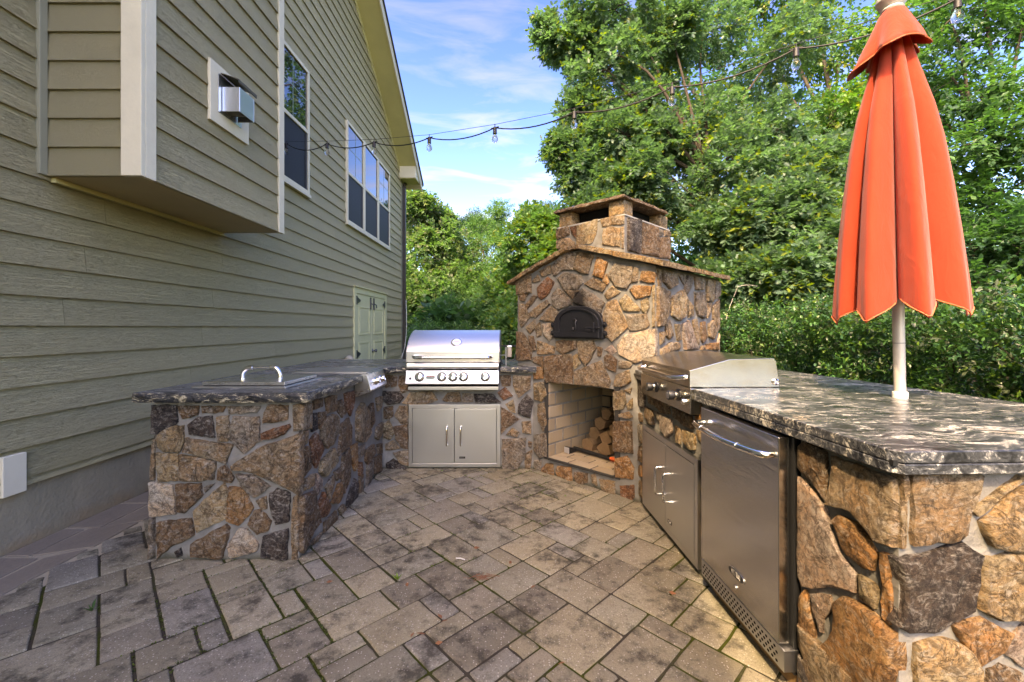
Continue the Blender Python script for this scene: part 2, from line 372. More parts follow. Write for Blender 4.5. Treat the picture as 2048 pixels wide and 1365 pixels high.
# ------------------------------------------------------------------ ground, patio
gd = MB().add([(-600, -600, -.06), (600, -600, -.06), (600, 600, -.06), (-600, 600, -.06)], [(0, 1, 2, 3)])
structure(obj('ground', gd, GROUND))
patio = structure(bpy.data.objects.new('patio', None)); C.objects.link(patio)
pb = MB().box(-2.9, 2.3, -4.0, 5.2, -.05, -.007)
obj('joint_bed', pb, JOINT, patio)
PU, PV = Vector((.72297, .69088, 0)), Vector((.69088, -.72297, 0)); SU, SV, U0, V0 = .1005, .1015, .085, .04
TR = [(15,-22,3,3),(13,-22,2,3),(16,-19,3,2),(15,-19,1,2),(13,-19,2,2),(13,-17,3,2),(16,-17,2,2),(11,-20,2,3),(11,-17,2,2),(13,-15,2,2),(15,-15,2,3),(12,-15,1,2),(12,-13,3,3),(9,-15,3,2),(9,-16,2,1),(10,-18,1,2),(9,-20,2,2),(10,-22,3,2),(12,-24,3,2),(15,-24,2,2),(18,-23,2,3),(19,-19,2,3),(20,-21,2,2),(3,-24,2,3),(5,-23,1,2),(6,-23,2,3),(5,-25,2,2),(7,-25,1,2),(8,-25,2,3),(8,-22,2,2),(6,-20,3,2),(4,-21,2,1),(4,-20,2,2),(2,-23,1,2),(1,-26,2,3),(3,-27,2,2),(3,-25,2,1),(1,-28,2,2),(5,-18,2,1),(8,-27,2,2),(10,-28,2,2),(20,-14,3,2),(17,-14,3,2),(19,-12,2,2),(17,-12,2,3),(15,-12,2,2),(16,-10,1,2),(13,-10,3,2),(17,-9,2,2),(23,-17,2,2),(21,-17,2,2),(21,-15,2,1),(19,-16,2,2)]
occ = set(); rects = []
def cell(i, j): return PU*((i)*SU+U0)+PV*((j)*SV+V0)
for i, j, w, h in TR:
    rects.append((i, j, w, h)); occ |= {(i+a, j+b) for a in range(w) for b in range(h)}
def inside(i, j):
    c = cell(i+.5, j+.5)
    if not (-2.5 < c.x < 1.08 and 1.42 < c.y < 4.1): return False
    if c.y > 2.9 and c.x < -1.9: return False
    if abs(c.x) > c.y*1.24+.05: return False
    if c.x < -1.3 and c.y > 2.5 and c.x > -1.95: return False         # under the left counter
    if c.y > 4.0: return False
    if c.x + c.y > 4.25: return False                                # under the oven
    return True
cells = [(i, j) for i in range(-24, 40) for j in range(-50, 10) if inside(i, j) and (i, j) not in occ]
def try_fill(seed):
    rr = random.Random(seed); cs = sorted(cells, key=lambda t: (t[0]//2*rr.choice((1, 1.01))+rr.random()*1.5, t[1]+rr.random())); free = set(cells); out = []
    for i, j in cs:
        if (i, j) not in free: continue
        opts = [(3, 2), (2, 3), (2, 2), (3, 3), (2, 2), (3, 2)]; rr.shuffle(opts); done = False
        for w, h in opts+[(2, 1), (1, 2), (1, 1)]:
            for oi in range(w):
                for oj in range(h):
                    need = {(i-oi+a, j-oj+b) for a in range(w) for b in range(h)}
                    if need <= free: free -= need; out.append((i-oi, j-oj, w, h)); done = True; break
                if done: break
            if done: break
    return out
best = min((try_fill(s) for s in range(60)), key=lambda o: sum(3 if r[2]*r[3] == 1 else 1 for r in o if min(r[2], r[3]) == 1))
rects += best
PCOL = [(.325, .282, .190), (.300, .262, .18), (.345, .298, .203), (.31, .278, .196), (.295, .272, .215), (.355, .302, .196), (.275, .238, .170)]
pmesh = {}
def paver_mesh(w, h, k):
    key = (w, h, k)
    if key in pmesh: return pmesh[key]
    rr = random.Random(hash(key)); a, b = w*SU/2-.0056, h*SV/2-.0056; c = .005
    ring = []
    for sx, sy in ((-1, -1), (1, -1), (1, 1), (-1, 1)):
        q = [(sx*a, sy*(b-c)), (sx*(a-c*.3), sy*(b-c*.3)), (sx*(a-c), sy*b)]
        ring += q if sx*sy > 0 else q[::-1]
    # mid-edge points so the edges are not ruler-straight
    pts = []
    for i in range(12):
        p, q = ring[i], ring[(i+1) % 12]; pts.append(p)
        if math.dist(p, q) > .05: pts.append(((p[0]+q[0])/2+rr.uniform(-.0022, .0022), (p[1]+q[1])/2+rr.uniform(-.0022, .0022)))
    pts = [(x+rr.uniform(-.0016, .0016), y+rr.uniform(-.0016, .0016)) for x, y in pts]; n = len(pts)
    def shr(p, d): return (p[0]*(1-d/a), p[1]*(1-d/b))
    vs = [(x, y, -.04) for x, y in pts]+[(x, y, -.005) for x, y in pts]+[(*shr(p, .003), -.0010) for p in pts]+[(*shr(p, .007), 0) for p in pts]
    fs = [(r*n+i, r*n+(i+1) % n, (r+1)*n+(i+1) % n, (r+1)*n+i) for r in range(3) for i in range(n)]+[tuple(3*n+i for i in range(n))]
    vs = [Vector((*(PU*x+PV*y).xy, z)) for x, y, z in vs]
    me = bpy.data.meshes.new('paver'); me.from_pydata([tuple(v) for v in vs], [], fs)
    bm = bmesh.new(); bm.from_mesh(me); bmesh.ops.recalc_face_normals(bm, faces=bm.faces[:]); bm.to_mesh(me); bm.free()
    me.materials.append(PAVER); me.shade_smooth(); me.set_sharp_from_angle(angle=R(50)); pmesh[key] = me; return me
def add_paver(i, j, w, h):
    c = cell(i+w/2, j+h/2); o = bpy.data.objects.new('paver', paver_mesh(w, h, random.randrange(3))); C.objects.link(o); o.parent = patio
    o.location = (c.x, c.y, random.uniform(-.0025, .0025)); o.rotation_euler = (random.gauss(0, .005), random.gauss(0, .005), random.gauss(0, .004))
    k = random.uniform(.82, 1.14); col = random.choice(PCOL); o.color = (col[0]*k, col[1]*k, col[2]*k, 1)
rects.sort(key=lambda r: cell(r[0], r[1]).length)
for r in rects[:300]: add_paver(*r)
print('PAVERS', len(rects))
# dark flagstones laid along the house wall
yy = 1.0
k = 0
while yy < 4.6:
    L = random.uniform(.28, .5)
    for x0, x1 in ((-2.895, -2.70+.05*math.sin(yy*7)), (-2.69+.05*math.sin(yy*7), -2.48)):
        o_ = random.uniform(-.06, .06)
        a = [Vector((x0+random.uniform(0, .01), yy+.012+o_*0, 0)), Vector((x1, yy+.012+.10*(x1 > -2.6), 0)), Vector((x1-random.uniform(0, .03), yy+L-.012+.10*(x1 > -2.6), 0)), Vector((x0+.01, yy+L-.012, 0))]
        fb = MB().prism([p+Vector((0, 0, -.04)) for p in a], [p+Vector((0, 0, .002+.002*(k % 2))) for p in a])
        obj('flagstone', fb, SLATE, patio, bevel=.006, origin=sum(a, Vector())/4); k += 1
    yy += L
obj('pale_joint_sand', MB().box(-2.9, -2.36, 1.2, 4.6, -.045, -.0055), SANDJ, patio)

# ------------------------------------------------------------------ house
HX = -2.9
house = thing('house', 'two storey sage green house with lap siding, rake soffit and a boxed bay', 'house', (-8, 2, 0))
WEND = 11.2; RY, = (.8,);  # RY: unseen ridge, set so the roof's shadow edge crosses the oven
def rake(d): return 7.36+.627*(7.91-d) if d > RY else 7.36+.627*(7.91-RY)-.627*(RY-d)
YB = 2*RY-WEND
obj('foundation', MB().box(HX-.4, HX-.006, YB, WEND-.02, -.06, .38), FOUND, house)
pk = rake(RY)
loop = [(WEND-.01, .38), (WEND-.01, rake(WEND)), (RY, pk), (YB, rake(WEND)), (YB, .38)]
obj('wall', MB().prism([(HX-9.5, y, z) for y, z in loop], [(HX-.004, y, z) for y, z in loop]), SIDING, house)
def board(x, y0, y1, z0, z1, nm='siding_board'):
    b = MB().hexa([(x-.003, y0, z0), (x+.024, y0, z0), (x+.024, y1, z0), (x-.003, y1, z0), (x-.003, y0, z1), (x+.006, y0, z1), (x+.006, y1, z1), (x-.003, y1, z1)])
    return obj(nm, b, SIDING, house, origin=(x, (y0+y1)/2, (z0+z1)/2), fix=False)
joints = {3: [2.43+.06], 4: [4.35+.1], 0: [4.28], 1: [], 2: [4.55]}
nb = 0
for k in range(-6, 54):
    z0 = 1.31+.18*k if k > -6 else .363
    z1 = z0+.188 if k > -6 else .425
    yend = WEND-.09 if z0 < 5.45 else 7.91-(z0+.01-7.36)/.627
    yend = min(yend, WEND-.09)
    ystart = max(2.25, (z0-3.6)/.766+.3)
    if yend <= ystart: 
        board(HX, 2*RY-yend, yend, z0, z1); nb += 1; continue
    far = board(HX, max(YB, 2*RY-yend), ystart, z0, z1); nb += 1
    y = ystart; first = (k*1.37) % 2.6 + .5
    cuts = [ystart]; y += first
    while y < yend-.4:
        cuts.append(y); y += 3.66 if z0 < 4.5 else 3.66
    cuts.append(yend)
    for a, b in zip(cuts[:-1], cuts[1:]): board(HX, a+.0015, b-.002, z0, z1); nb += 1
# corner boards
obj('corner_board', MB().box(HX-.002, HX+.024, WEND-.09, WEND+.02, .36, 5.2), SIDETRIM, house)
# rake soffit, fascia, roof, boxed eave return
XO = -2.465
def slope_box(x0, x1, ya, yb, dz0, dz1, off=0):
    return MB().hexa([(x0, ya, rake(ya)+dz0), (x1, ya, rake(ya)+dz0), (x1, yb, rake(yb)+dz0), (x0, yb, rake(yb)+dz0), (x0, ya, rake(ya)+dz1), (x1, ya, rake(ya)+dz1), (x1, yb, rake(yb)+dz1), (x0, yb, rake(yb)+dz1)])
seams = [RY+.002, 2.5, 4.95, 7.4, 9.85, 11.62]
for a, b in zip(seams[:-1], seams[1:]): obj('soffit_panel', slope_box(HX-.05, XO-.004, a, b-.006, .0, .02), SOFFIT, house)
obj('soffit_panel', slope_box(HX-.05, XO-.004, YB-.4, RY-.002, .0, .02), SOFFIT, house)
obj('frieze_board', slope_box(HX+.0, HX+.022, RY, WEND-.1, -.13, -.003), SOFFIT, house)
obj('fascia', slope_box(XO-.003, XO+.022, RY, 11.66, -.02, .19), TRIM, house)
obj('fascia', slope_box(XO-.003, XO+.022, YB-.4, RY, -.02, .19), TRIM, house)
obj('roof', slope_box(-14, XO+.05, RY, 11.70, .195, .235), ROOFM, house)
obj('roof', slope_box(-14, XO+.05, YB-.5, RY, .195, .235), ROOFM, house)  # rear slope out of view, shaped for the shadow it casts
zb = 5.14
eb = MB().hexa([(HX-.1, 10.97, zb), (XO-.006, 10.97, zb), (XO-.006, 11.6, zb), (HX-.1, 11.6, zb), (HX-.1, 10.97, rake(10.97)-.003), (XO-.006, 10.97, rake(10.97)-.003), (XO-.006, 11.6, rake(11.6)-.003), (HX-.1, 11.6, rake(11.6)-.003)])
obj('eave_return', eb, TRIM, house, bevel=.006)
obj('eave_return_soffit', MB().box(HX-.02, XO-.012, 10.985, 11.59, zb-.012, zb+.004), SOFFIT, house)
obj('gutter', MB().box(HX-6, XO+.03, 11.605, 11.72, zb+.0, zb+.13), BROWNMETAL, house, bevel=.02)
dp = MB().box(HX+.012, HX+.105, 11.225, 11.30, .1, 5.0).tube([(HX+.06, 11.265, 5.0), (HX+.06, 11.28, 5.08), (HX+.06, 11.5, 5.16)], .04, 8)
obj('downspout', dp, BROWNMETAL, house, bevel=.008)
tb = MB().tube([(HX+.15, 11.1, 2.0), (HX+.162, 11.1, 1.6), (HX+.16, 11.1, 1.2), (HX+.12, 11.1, .8), (HX+.03, 11.12, .5)], .008, 6)
obj('white_cable', tb, WHITEPL, house)
# windows
def window(y0, y1, z0, z1, zm, grid=True):
    x = HX+.018
    f = MB()
    t = .05
    f.box(x-.02, x+.032, y0, y0+t, z0, z1).box(x-.02, x+.032, y1-t, y1, z0, z1).box(x-.02, x+.032, y0+t, y1-t, z1-t, z1).box(x-.02, x+.032, y0+t, y1-t, z0, z0+t)
    w = obj('window', f, TRIM, house, bevel=.004, origin=((x), (y0+y1)/2, z0))
    obj('meeting_rail', MB().box(x-.01, x+.03, y0+t, y1-t, zm-.025, zm+.025), TRIM, w, bevel=.004)
    obj('upper_pane', MB().box(x-.012, x+.012, y0+t, y1-t, zm+.025, z1-t), GLASS, w)
    obj('lower_screen', MB().box(x-.012, x+.012, y0+t, y1-t, z0+t, zm-.025), SCREEN, w)
    obj('screen_frame', MB().box(x+.0125, x+.020, y1-t-.045, y1-t-.002, z0+t, zm-.026), DARKVINYL, w)
    if grid:
        ym = (y0+y1)/2
        obj('muntin', MB().box(x+.0125, x+.0145, ym-.006, ym+.006, zm+.025, z1-t).box(x+.0125, x+.0145, y0+t, ym-.006, (zm+z1)/2-.006, (zm+z1)/2+.006).box(x+.0125, x+.0145, ym+.006, y1-t, (zm+z1)/2-.006, (zm+z1)/2+.006), plain('grille_bar', (.25, .33, .24), .5), w)
    obj('sill', MB().box(x-.02, x+.05, y0-.01, y1+.01, z0-.045, z0-.002), TRIM, w, bevel=.005)
    return w
window(5.17, 6.03, 3.16, 4.90, 4.03)
for i in range(3): window(7.41+i*.865, 7.41+i*.865+.86, 3.13, 4.90, 4.0, grid=(i != 1))
# double storage doors at the foot of the wall
dx = HX+.02
fr = MB().box(dx-.02, dx+.02, 7.77, 7.88, .02, 2.04).box(dx-.02, dx+.02, 9.64, 9.76, .02, 2.04).box(dx-.02, dx+.02, 7.88, 9.64, 1.93, 2.04)
obj('door_casing', fr, DOORP, house, bevel=.005)
obj('drip_cap', MB().box(dx-.02, dx+.05, 7.75, 9.78, 2.042, 2.062), DOORP, house)
for y0, y1, hy in ((7.885, 8.745, 7.9), (8.755, 9.635, 9.62)):
    d = obj('storage_door', MB().box(dx-.02, dx+.006, y0, y1, .04, 1.925), DOORP, house, origin=(dx, y0, .04), bevel=.004)
    for z0, z1 in ((1.16, 1.70), (.17, 1.02)):
        m = MB()
        a, b = y0+.13, y1-.13
        for k in range(2):
            e = .02*k
        z_0, z_1 = (1.02+.13, 1.70) if z0 > 1 else (.17, 1.02)
        m.box(dx+.004, dx+.016, a, b, z_0, z_0+.03).box(dx+.004, dx+.016, a, b, z_1-.03, z_1).box(dx+.004, dx+.016, a, a+.03, z_0+.03, z_1-.03).box(dx+.004, dx+.016, b-.03, b, z_0+.03, z_1-.03)
        m.box(dx+.004, dx+.011, a+.06, b-.06, z_0+.06, z_1-.06)
        obj('raised_panel', m, DOORP, d, bevel=.006)
    s = 1 if hy < 8 else -1
    for z in (1.80, .80, .25):
        obj('hinge', MB().box(dx+.0205, dx+.030, hy-.05, hy-.005, z-.08, z+.08).add([(dx+.0215, hy, z-.06), (dx+.0215, hy+s*.16, z-.012), (dx+.0215, hy+s*.16, z+.012), (dx+.0215, hy, z+.06), (dx+.029, hy, z-.06), (dx+.029, hy+s*.16, z-.012), (dx+.029, hy+s*.16, z+.012), (dx+.029, hy, z+.06)], [(0, 1, 2, 3), (4, 5, 6, 7), (0, 1, 5, 4), (1, 2, 6, 5), (2, 3, 7, 6), (3, 0, 4, 7)]), GREYMETAL, d)
    yb = 8.66 if s > 0 else 8.86
    obj('bolt', MB().box(dx+.007, dx+.03, yb-.02, yb+.02, 1.66, 1.90).tube([(dx+.03, yb, 1.78), (dx+.06, yb+.03, 1.76), (dx+.06, yb+.05, 1.70)], .012, 6), GREYMETAL, d)
obj('door_knob', MB().lathe((dx+.006, 8.80, .82), (1, 0, 0), [(.04, 0), (.04, .01), (.014, .015), (.014, .05), (.032, .06), (.036, .075), (.028, .095), (.001, .1)], 14), GREYMETAL, house, smooth=True)
# boxed bay
BX, BY0, BY1, BZ = -2.29, 2.64, 4.268, 2.235
bt = 5.0
obj('bay_core', MB().box(HX-.05, BX-.014, BY0+.014, BY1-.014, BZ+.004, bt), SIDING, house)
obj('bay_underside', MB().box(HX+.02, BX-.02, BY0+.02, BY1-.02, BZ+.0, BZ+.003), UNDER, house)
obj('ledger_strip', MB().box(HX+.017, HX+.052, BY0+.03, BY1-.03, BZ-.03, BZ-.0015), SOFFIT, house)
obj('bay_roof', MB().hexa([(HX, BY0-.1, bt+.001), (BX+.12, BY0-.1, bt+.001), (BX+.12, BY1+.1, bt+.001), (HX, BY1+.1, bt+.001), (HX, BY0-.1, bt+.36), (BX+.12, BY0-.1, bt+.05), (BX+.12, BY1+.1, bt+.05), (HX, BY1+.1, bt+.36)]), ROOFM, house)
for k in range(0, 16):
    z0 = BZ+.0+.178*k; z0 = z0 if k else BZ
    if z0 > 4.85: break
    z1 = z0+.186
    # long face
    b = MB().hexa([(BX-.016, BY0+.085, z0), (BX+.007, BY0+.085, z0), (BX+.007, BY1-.085, z0), (BX-.016, BY1-.085, z0), (BX-.016, BY0+.085, z1), (BX-.010, BY0+.085, z1), (BX-.010, BY1-.085, z1), (BX-.016, BY1-.085, z1)])
    obj('siding_board', b, SIDING, house, origin=(BX, 3.4, z0), fix=False)
    b = MB().hexa([(HX+.03, BY0-.007, z0), (BX-.085, BY0-.007, z0), (BX-.085, BY0+.016, z0), (HX+.03, BY0+.016, z0), (HX+.03, BY0+.010, z1), (BX-.085, BY0+.010, z1), (BX-.085, BY0+.016, z1), (HX+.03, BY0+.016, z1)])
    o = obj('siding_board', b, SIDING, house, origin=(-2.6, BY0, z0), fix=False)
    o.rotation_euler = (0, 0, 0)
TR2 = plain('corner_trim_paint', (.72, .63, .46), .55, bump=.002, bscale=40)
obj('corner_board', MB().box(BX-.115, BX+.012, BY0-.014, BY0+.018, BZ-.002, bt-.002), TR2, house, bevel=.003)
obj('corner_board', MB().box(BX-.018, BX+.0135, BY0+.0185, BY0+.098, BZ-.002, bt-.002), TR2, house, bevel=.003)
obj('corner_board', MB().box(BX-.018, BX+.0135, BY1-.085, BY1+.008, BZ-.004, bt-.002), TR2, house, bevel=.003)
obj('inside_corner_board', MB().box(HX+.0, HX+.038, BY0-.048, BY0-.003, BZ-.0, bt), SIDETRIM, house, bevel=.003)
obj('mounting_block', MB().box(HX+.0, HX+.036, 2.405, 2.525, .335, .565), WHITEP, house, bevel=.004)
# wall vent on the bay
vent = thing('wall_vent', 'galvanised vent hood on a beige backing board on the boxed bay', 'vent', (BX, 3.4, 2.9))
obj('backing_board', MB().box(BX-.002, BX+.022, 3.215, 3.687, 2.868, 3.33), TR2, vent, bevel=.003)
obj('flange', MB().box(BX+.0225, BX+.026, 3.30, 3.58, 2.965, 3.26), GALV, vent)
vx0, vx1 = BX+.03, BX+.165
hb = MB()
hb.box(vx0, vx1, 3.335, 3.339, 2.985, 3.175).box(vx0, vx1, 3.521, 3.525, 2.985, 3.175).box(vx1-.004, vx1, 3.3395, 3.5205, 2.985, 3.175)
obj('hood_shell', hb, GALV, vent, bevel=.002)
rcp = [(BX+.027, 3.275), (BX+.060, 3.268), (vx1+.004, 3.228), (vx1+.004, 3.205)]
lp = [(x, z) for x, z in rcp]+[(x-.004*(k == 3), z-.006) for k, (x, z) in reversed(list(enumerate(rcp)))]
obj('rain_cap', MB().prism([(x, 3.318, z) for x, z in lp], [(x, 3.555, z) for x, z in lp]), plain('dark_vent_metal', (.12, .10, .07), .5, .5), vent)
obj('inner_pipe', MB().tube([(BX+.026, 3.43, 3.08), (vx1-.03, 3.43, 3.08)], .085, 18), plain('inner_pipe_metal', (.12, .10, .08), .5, .7), vent)
print('BOARDS', nb)
# ------------------------------------------------------------------ field stones
PAL = {'t': (.36, .265, .165), 'b': (.235, .155, .090), 'd': (.080, .066, .058), 'o': (.42, .235, .105), 'w': (.57, .48, .37), 'g': (.295, .245, .185), 'r': (.26, .120, .06), 'y': (.43, .325, .19), 'p': (.45, .35, .28)}
def stone(par, fr, poly, col=None, proud=.020, name='stone', embed=.02):
    n0 = len(poly)
    area = .5*sum(poly[i][0]*poly[(i+1) % n0][1]-poly[(i+1) % n0][0]*poly[i][1] for i in range(n0))
    if area < 0: poly = poly[::-1]
    per = sum(math.dist(poly[i], poly[(i+1) % n0]) for i in range(n0))
    step = max(.022, per/22); jit = min(.005, per*.008)
    pts = []
    for i in range(n0):
        a, b = poly[i], poly[(i+1) % n0]; m = max(1, round(math.dist(a, b)/step))
        for k in range(m):
            t = k/m; j = jit if k else jit*.4
            pts.append((a[0]+(b[0]-a[0])*t+random.uniform(-j, j), a[1]+(b[1]-a[1])*t+random.uniform(-j, j)))
    n = len(pts); cx = sum(p[0] for p in pts)/n; cy = sum(p[1] for p in pts)/n
    pts = [(cx+(x-cx)*(1+.0050/max(.02, math.hypot(x-cx, y-cy))), cy+(y-cy)*(1+.0050/max(.02, math.hypot(x-cx, y-cy)))) for x, y in pts]
    size = math.sqrt(abs(area)); proud = proud*random.uniform(.75, 1.25)*min(1.2, .55+size*3)
    tx, ty = random.gauss(0, .03), random.gauss(0, .03)
    def sh(p, d):
        l = math.dist(p, (cx, cy)); k = max(.15, 1-d/max(l, .005)); return (cx+(p[0]-cx)*k, cy+(p[1]-cy)*k)
    def hh(p): return (p[0]-cx)*tx+(p[1]-cy)*ty
    vs = [fr.w(*p, -embed) for p in pts]+[fr.w(*p, proud*.62+random.uniform(0, .25)*proud) for p in pts]
    vs += [fr.w(*sh(p, .004+random.random()*.005), proud*random.uniform(.88, 1.08)+hh(p)*.7) for p in pts]
    vs += [fr.w(*sh(p, min(.4*size, .03)*random.uniform(.7, 1.2)), proud*random.uniform(.86, 1.22)+hh(p)) for p in pts]
    vs.append(fr.w(cx+random.uniform(-.1, .1)*size, cy+random.uniform(-.1, .1)*size, proud*random.uniform(1.0, 1.35)))
    fs = [(r*n+i, r*n+(i+1) % n, (r+1)*n+(i+1) % n, (r+1)*n+i) for r in range(3) for i in range(n)]+[(3*n+i, 3*n+(i+1) % n, 4*n) for i in range(n)]
    c = PAL[col] if col else PAL[random.choice('ttttbbbgggyydoop'[0:16])]
    k = random.uniform(.85, 1.15); c = tuple(min(.8, x*k) for x in c)
    return obj(name, MB().add(vs, fs), STONE, par, smooth=True, sharp=38, col=c, origin=fr.w(cx, cy, 0))
def stones(par, fr, org, sc, text, dy=0, clip=None, proud=.02):
    for ln in text.strip().split('\n'):
        q = ln.split(); col = None
        if q[0].isalpha(): col = q[0]; q = q[1:]
        poly = []
        for a in q:
            x, y = map(float, a.split(',')); u, v = fr.px(org[0]+x*sc, org[1]+(y+dy)*sc)
            if clip: u = min(max(u, clip[0]), clip[1]); v = min(max(v, clip[2]), clip[3])
            poly.append((u, v))
        stone(par, fr, poly, col, proud)
def clip_half(poly, p, nrm):
    out = []
    for i in range(len(poly)):
        a, b = poly[i], poly[(i+1) % len(poly)]
        da = (a[0]-p[0])*nrm[0]+(a[1]-p[1])*nrm[1]; db = (b[0]-p[0])*nrm[0]+(b[1]-p[1])*nrm[1]
        if da <= 0: out.append(a)
        if da*db < 0: t = da/(da-db); out.append((a[0]+(b[0]-a[0])*t, a[1]+(b[1]-a[1])*t))
    return out
def fill_stones(par, fr, u0, u1, v0, v1, size, seed, pal=None, gap=.012):
    rr = random.Random(seed); seeds = []
    n = int((u1-u0)*(v1-v0)/size**2)
    tries = 0
    while len(seeds) < n and tries < 4000:
        tries += 1; s = (rr.uniform(u0, u1), rr.uniform(v0, v1))
        if all(math.dist(s, q) > size*.72 for q in seeds): seeds.append(s)
    for s in seeds:
        poly = [(u0, v0), (u1, v0), (u1, v1), (u0, v1)]
        for q in seeds:
            if q is s or math.dist(s, q) > size*4: continue
            nr = (q[0]-s[0], q[1]-s[1]); l = math.hypot(*nr); nr = (nr[0]/l, nr[1]/l)
            poly = clip_half(poly, ((s[0]+q[0])/2-nr[0]*gap, (s[1]+q[1])/2-nr[1]*gap), nr)
            if len(poly) < 3: break
        if len(poly) >= 3: stone(par, fr, poly, rr.choice(pal) if pal else None)

# ------------------------------------------------------------------ L-shaped counter on the left with the grill arm
lc = thing('stone_counter', 'L-shaped fieldstone counter with black granite top beside the house holding the hooded grill', 'counter', (-1.6, 3.4, 0))
ZT = .94; RC = .010
core = MB().box(-2.01+RC, -1.185-RC, 2.39+RC, 4.78, -.03, .884).box(-1.185-RC, .235, 3.93+RC, 4.78, -.03, .884)
obj('mortar_core', core, MORTAR, lc)
fF = Frame((0, 2.39+RC, 0), (1, 0, 0), (0, -1, 0)); 
stones(lc, fF, (230, 700), 400/1241, '''
d 240,345 385,345 390,450 270,520 238,515
b 400,350 520,350 515,400 430,425 412,385
b 545,350 690,350 670,385 550,390
g 705,350 905,352 880,385 715,395
b 955,345 1075,345 1072,430 975,448 925,450 935,390
y 275,530 330,480 430,470 432,560 405,630 315,625 280,600
d 462,465 520,420 605,412 620,540 470,520
t 635,420 710,408 705,560 645,562
g 745,415 895,418 900,560 810,635 712,540
r 918,515 1080,460 1090,480 1050,525 918,560
t 455,545 735,590 690,700 600,665 435,630
t 735,715 900,610 1160,508 1155,895 1000,810 860,755 740,740
y 270,640 395,645 405,805 285,810 272,740
t 415,650 520,665 630,695 615,800 415,805
b 650,740 690,715 740,790 725,818 645,800
g 762,768 860,780 965,845 870,908 800,850
w 222,825 365,840 380,1010 225,1030
b 388,835 535,830 545,900 440,1005 400,995
g 560,850 620,830 570,880
y 495,1000 560,930 680,825 695,860 690,1040 520,1125
o 715,850 800,855 860,980 775,1080 700,1055
t 885,935 940,910 945,980 920,985
d 970,890 1010,858 1090,890 1080,1060 1005,1075 970,960
b 870,1000 905,990 970,1060 950,1115 890,1138 830,1080
b 270,1070 475,1045 495,1150 350,1215 280,1285
b 485,1200 690,1080 715,1100 670,1285 485,1275
w 780,1105 820,1110 890,1200 880,1240 730,1285 705,1220
d 930,1155 1075,1110 1070,1300 915,1280
d 380,1250 410,1230 420,1270 395,1280
t 238,560 257,560 248,800 228,800
g 225,1050 247,1050 245,1270 215,1290
t 1110,915 1142,900 1140,1290 1102,1300
t 1112,345 1178,342 1174,490 1118,498''')
fS = Frame((-1.185-RC, 0, 0), (0, 1, 0), (1, 0, 0))
stones(lc, fS, (560, 700), 300/931, '''
t 100,345 185,335 185,490 103,500
b 200,320 255,302 255,350 205,370
b 275,300 345,282 345,370 285,395
b 355,325 378,310 405,390 380,420 352,380
r 395,275 450,255 455,320 430,410 400,350
d 195,400 215,395 220,490 190,505
b 235,390 275,385 270,440 240,490
t 265,430 335,400 355,420 355,490 325,580 285,610 250,570 247,500
b 369,470 415,425 440,480 435,580 385,630 352,660 363,560
r 180,560 215,520 260,610 215,730 190,690
t 470,380 500,330 540,380 555,510 520,570 470,565 465,470
y 245,690 325,615 350,690 270,785 238,760
t 145,510 172,500 165,570 148,590
b 148,610 173,600 183,730 148,780
t 145,810 200,770 200,840 145,870
o 433,600 470,580 468,700 455,750 437,680
b 380,660 425,615 433,690 428,790 395,890 378,870 375,760
g 477,600 520,585 515,650 480,670
b 527,620 570,590 575,640 540,710 522,690
t 592,480 630,450 628,520 605,560 585,540
b 92,930 200,880 240,1070 200,1120 130,1260 92,1275
p 215,770 250,810 245,870 225,900 207,860
t 272,850 325,780 330,830 300,925
o 310,950 350,840 375,820 380,910 355,950
b 330,760 365,730 368,790 345,810
r 230,960 260,885 300,970 275,1030 240,1040
b 267,1070 340,1000 355,1080 270,1150
d 410,930 455,800 478,830 470,920 410,980
t 357,990 385,960 405,1000 375,1030
r 480,700 502,700 502,760 485,780
b 487,790 510,770 510,880 485,890
g 535,720 570,690 560,800 528,850
b 580,670 622,650 622,750 580,770
b 597,590 630,580 630,640 602,640
b 545,350 570,330 580,440 562,480
t 590,300 627,290 622,350 600,380
t 170,1215 255,1130 225,1190''', clip=(2.40, 3.90, -.03, .88))
fG = Frame((0, 3.93+RC, 0), (1, 0, 0), (0, -1, 0))
stones(lc, fG, (600, 560), 400/1365, '''
b 585,655 615,652 612,725 585,735
b 622,655 665,655 660,720 624,730
b 680,660 750,650 750,750 700,770 675,720
d 570,760 680,765 710,800 680,840 600,850 570,820
t 700,840 760,770 900,765 940,820 880,840 770,850
t 970,820 1010,772 1090,770 1100,830 1000,832
g 1112,775 1180,778 1180,832 1110,832
d 1190,778 1310,778 1370,835 1200,838
b 575,870 635,865 635,930 610,950 575,940
t 650,920 680,862 740,862 740,980 690,980
y 570,980 610,960 645,1040 620,1085 575,1075
b 645,1000 735,990 738,1150 690,1140 655,1080
t 585,1120 640,1095 680,1150 590,1160
t 640,1180 740,1165 740,1265 690,1250
d 590,1250 640,1220 735,1290 600,1297
b 1365,652 1440,652 1435,720 1380,725
t 1455,652 1575,655 1570,740 1490,800 1455,720
r 1350,770 1400,735 1450,790 1390,820
y 1405,850 1455,820 1470,905 1440,900
d 1495,850 1550,785 1590,830 1570,940 1490,910
b 1375,870 1440,910 1495,950 1410,1010 1375,1050
t 1410,1055 1450,1010 1495,1040 1480,1070
t 1515,970 1575,965 1575,1050 1520,1040
g 1380,1090 1540,1080 1530,1200 1480,1300 1385,1290
b 1560,1100 1582,1110 1577,1145 1560,1135
t 1540,1190 1585,1160 1570,1290 1535,1280''')
fB = Frame((-2.01+RC, 0, 0), (0, -1, 0), (-1, 0, 0)); fill_stones(lc, fB, -4.75, -2.42, .02, .86, .19, 5)
fK = Frame((0, 4.78, 0), (-1, 0, 0), (0, 1, 0)); fill_stones(lc, fK, -.2, 1.98, .02, .86, .22, 6)
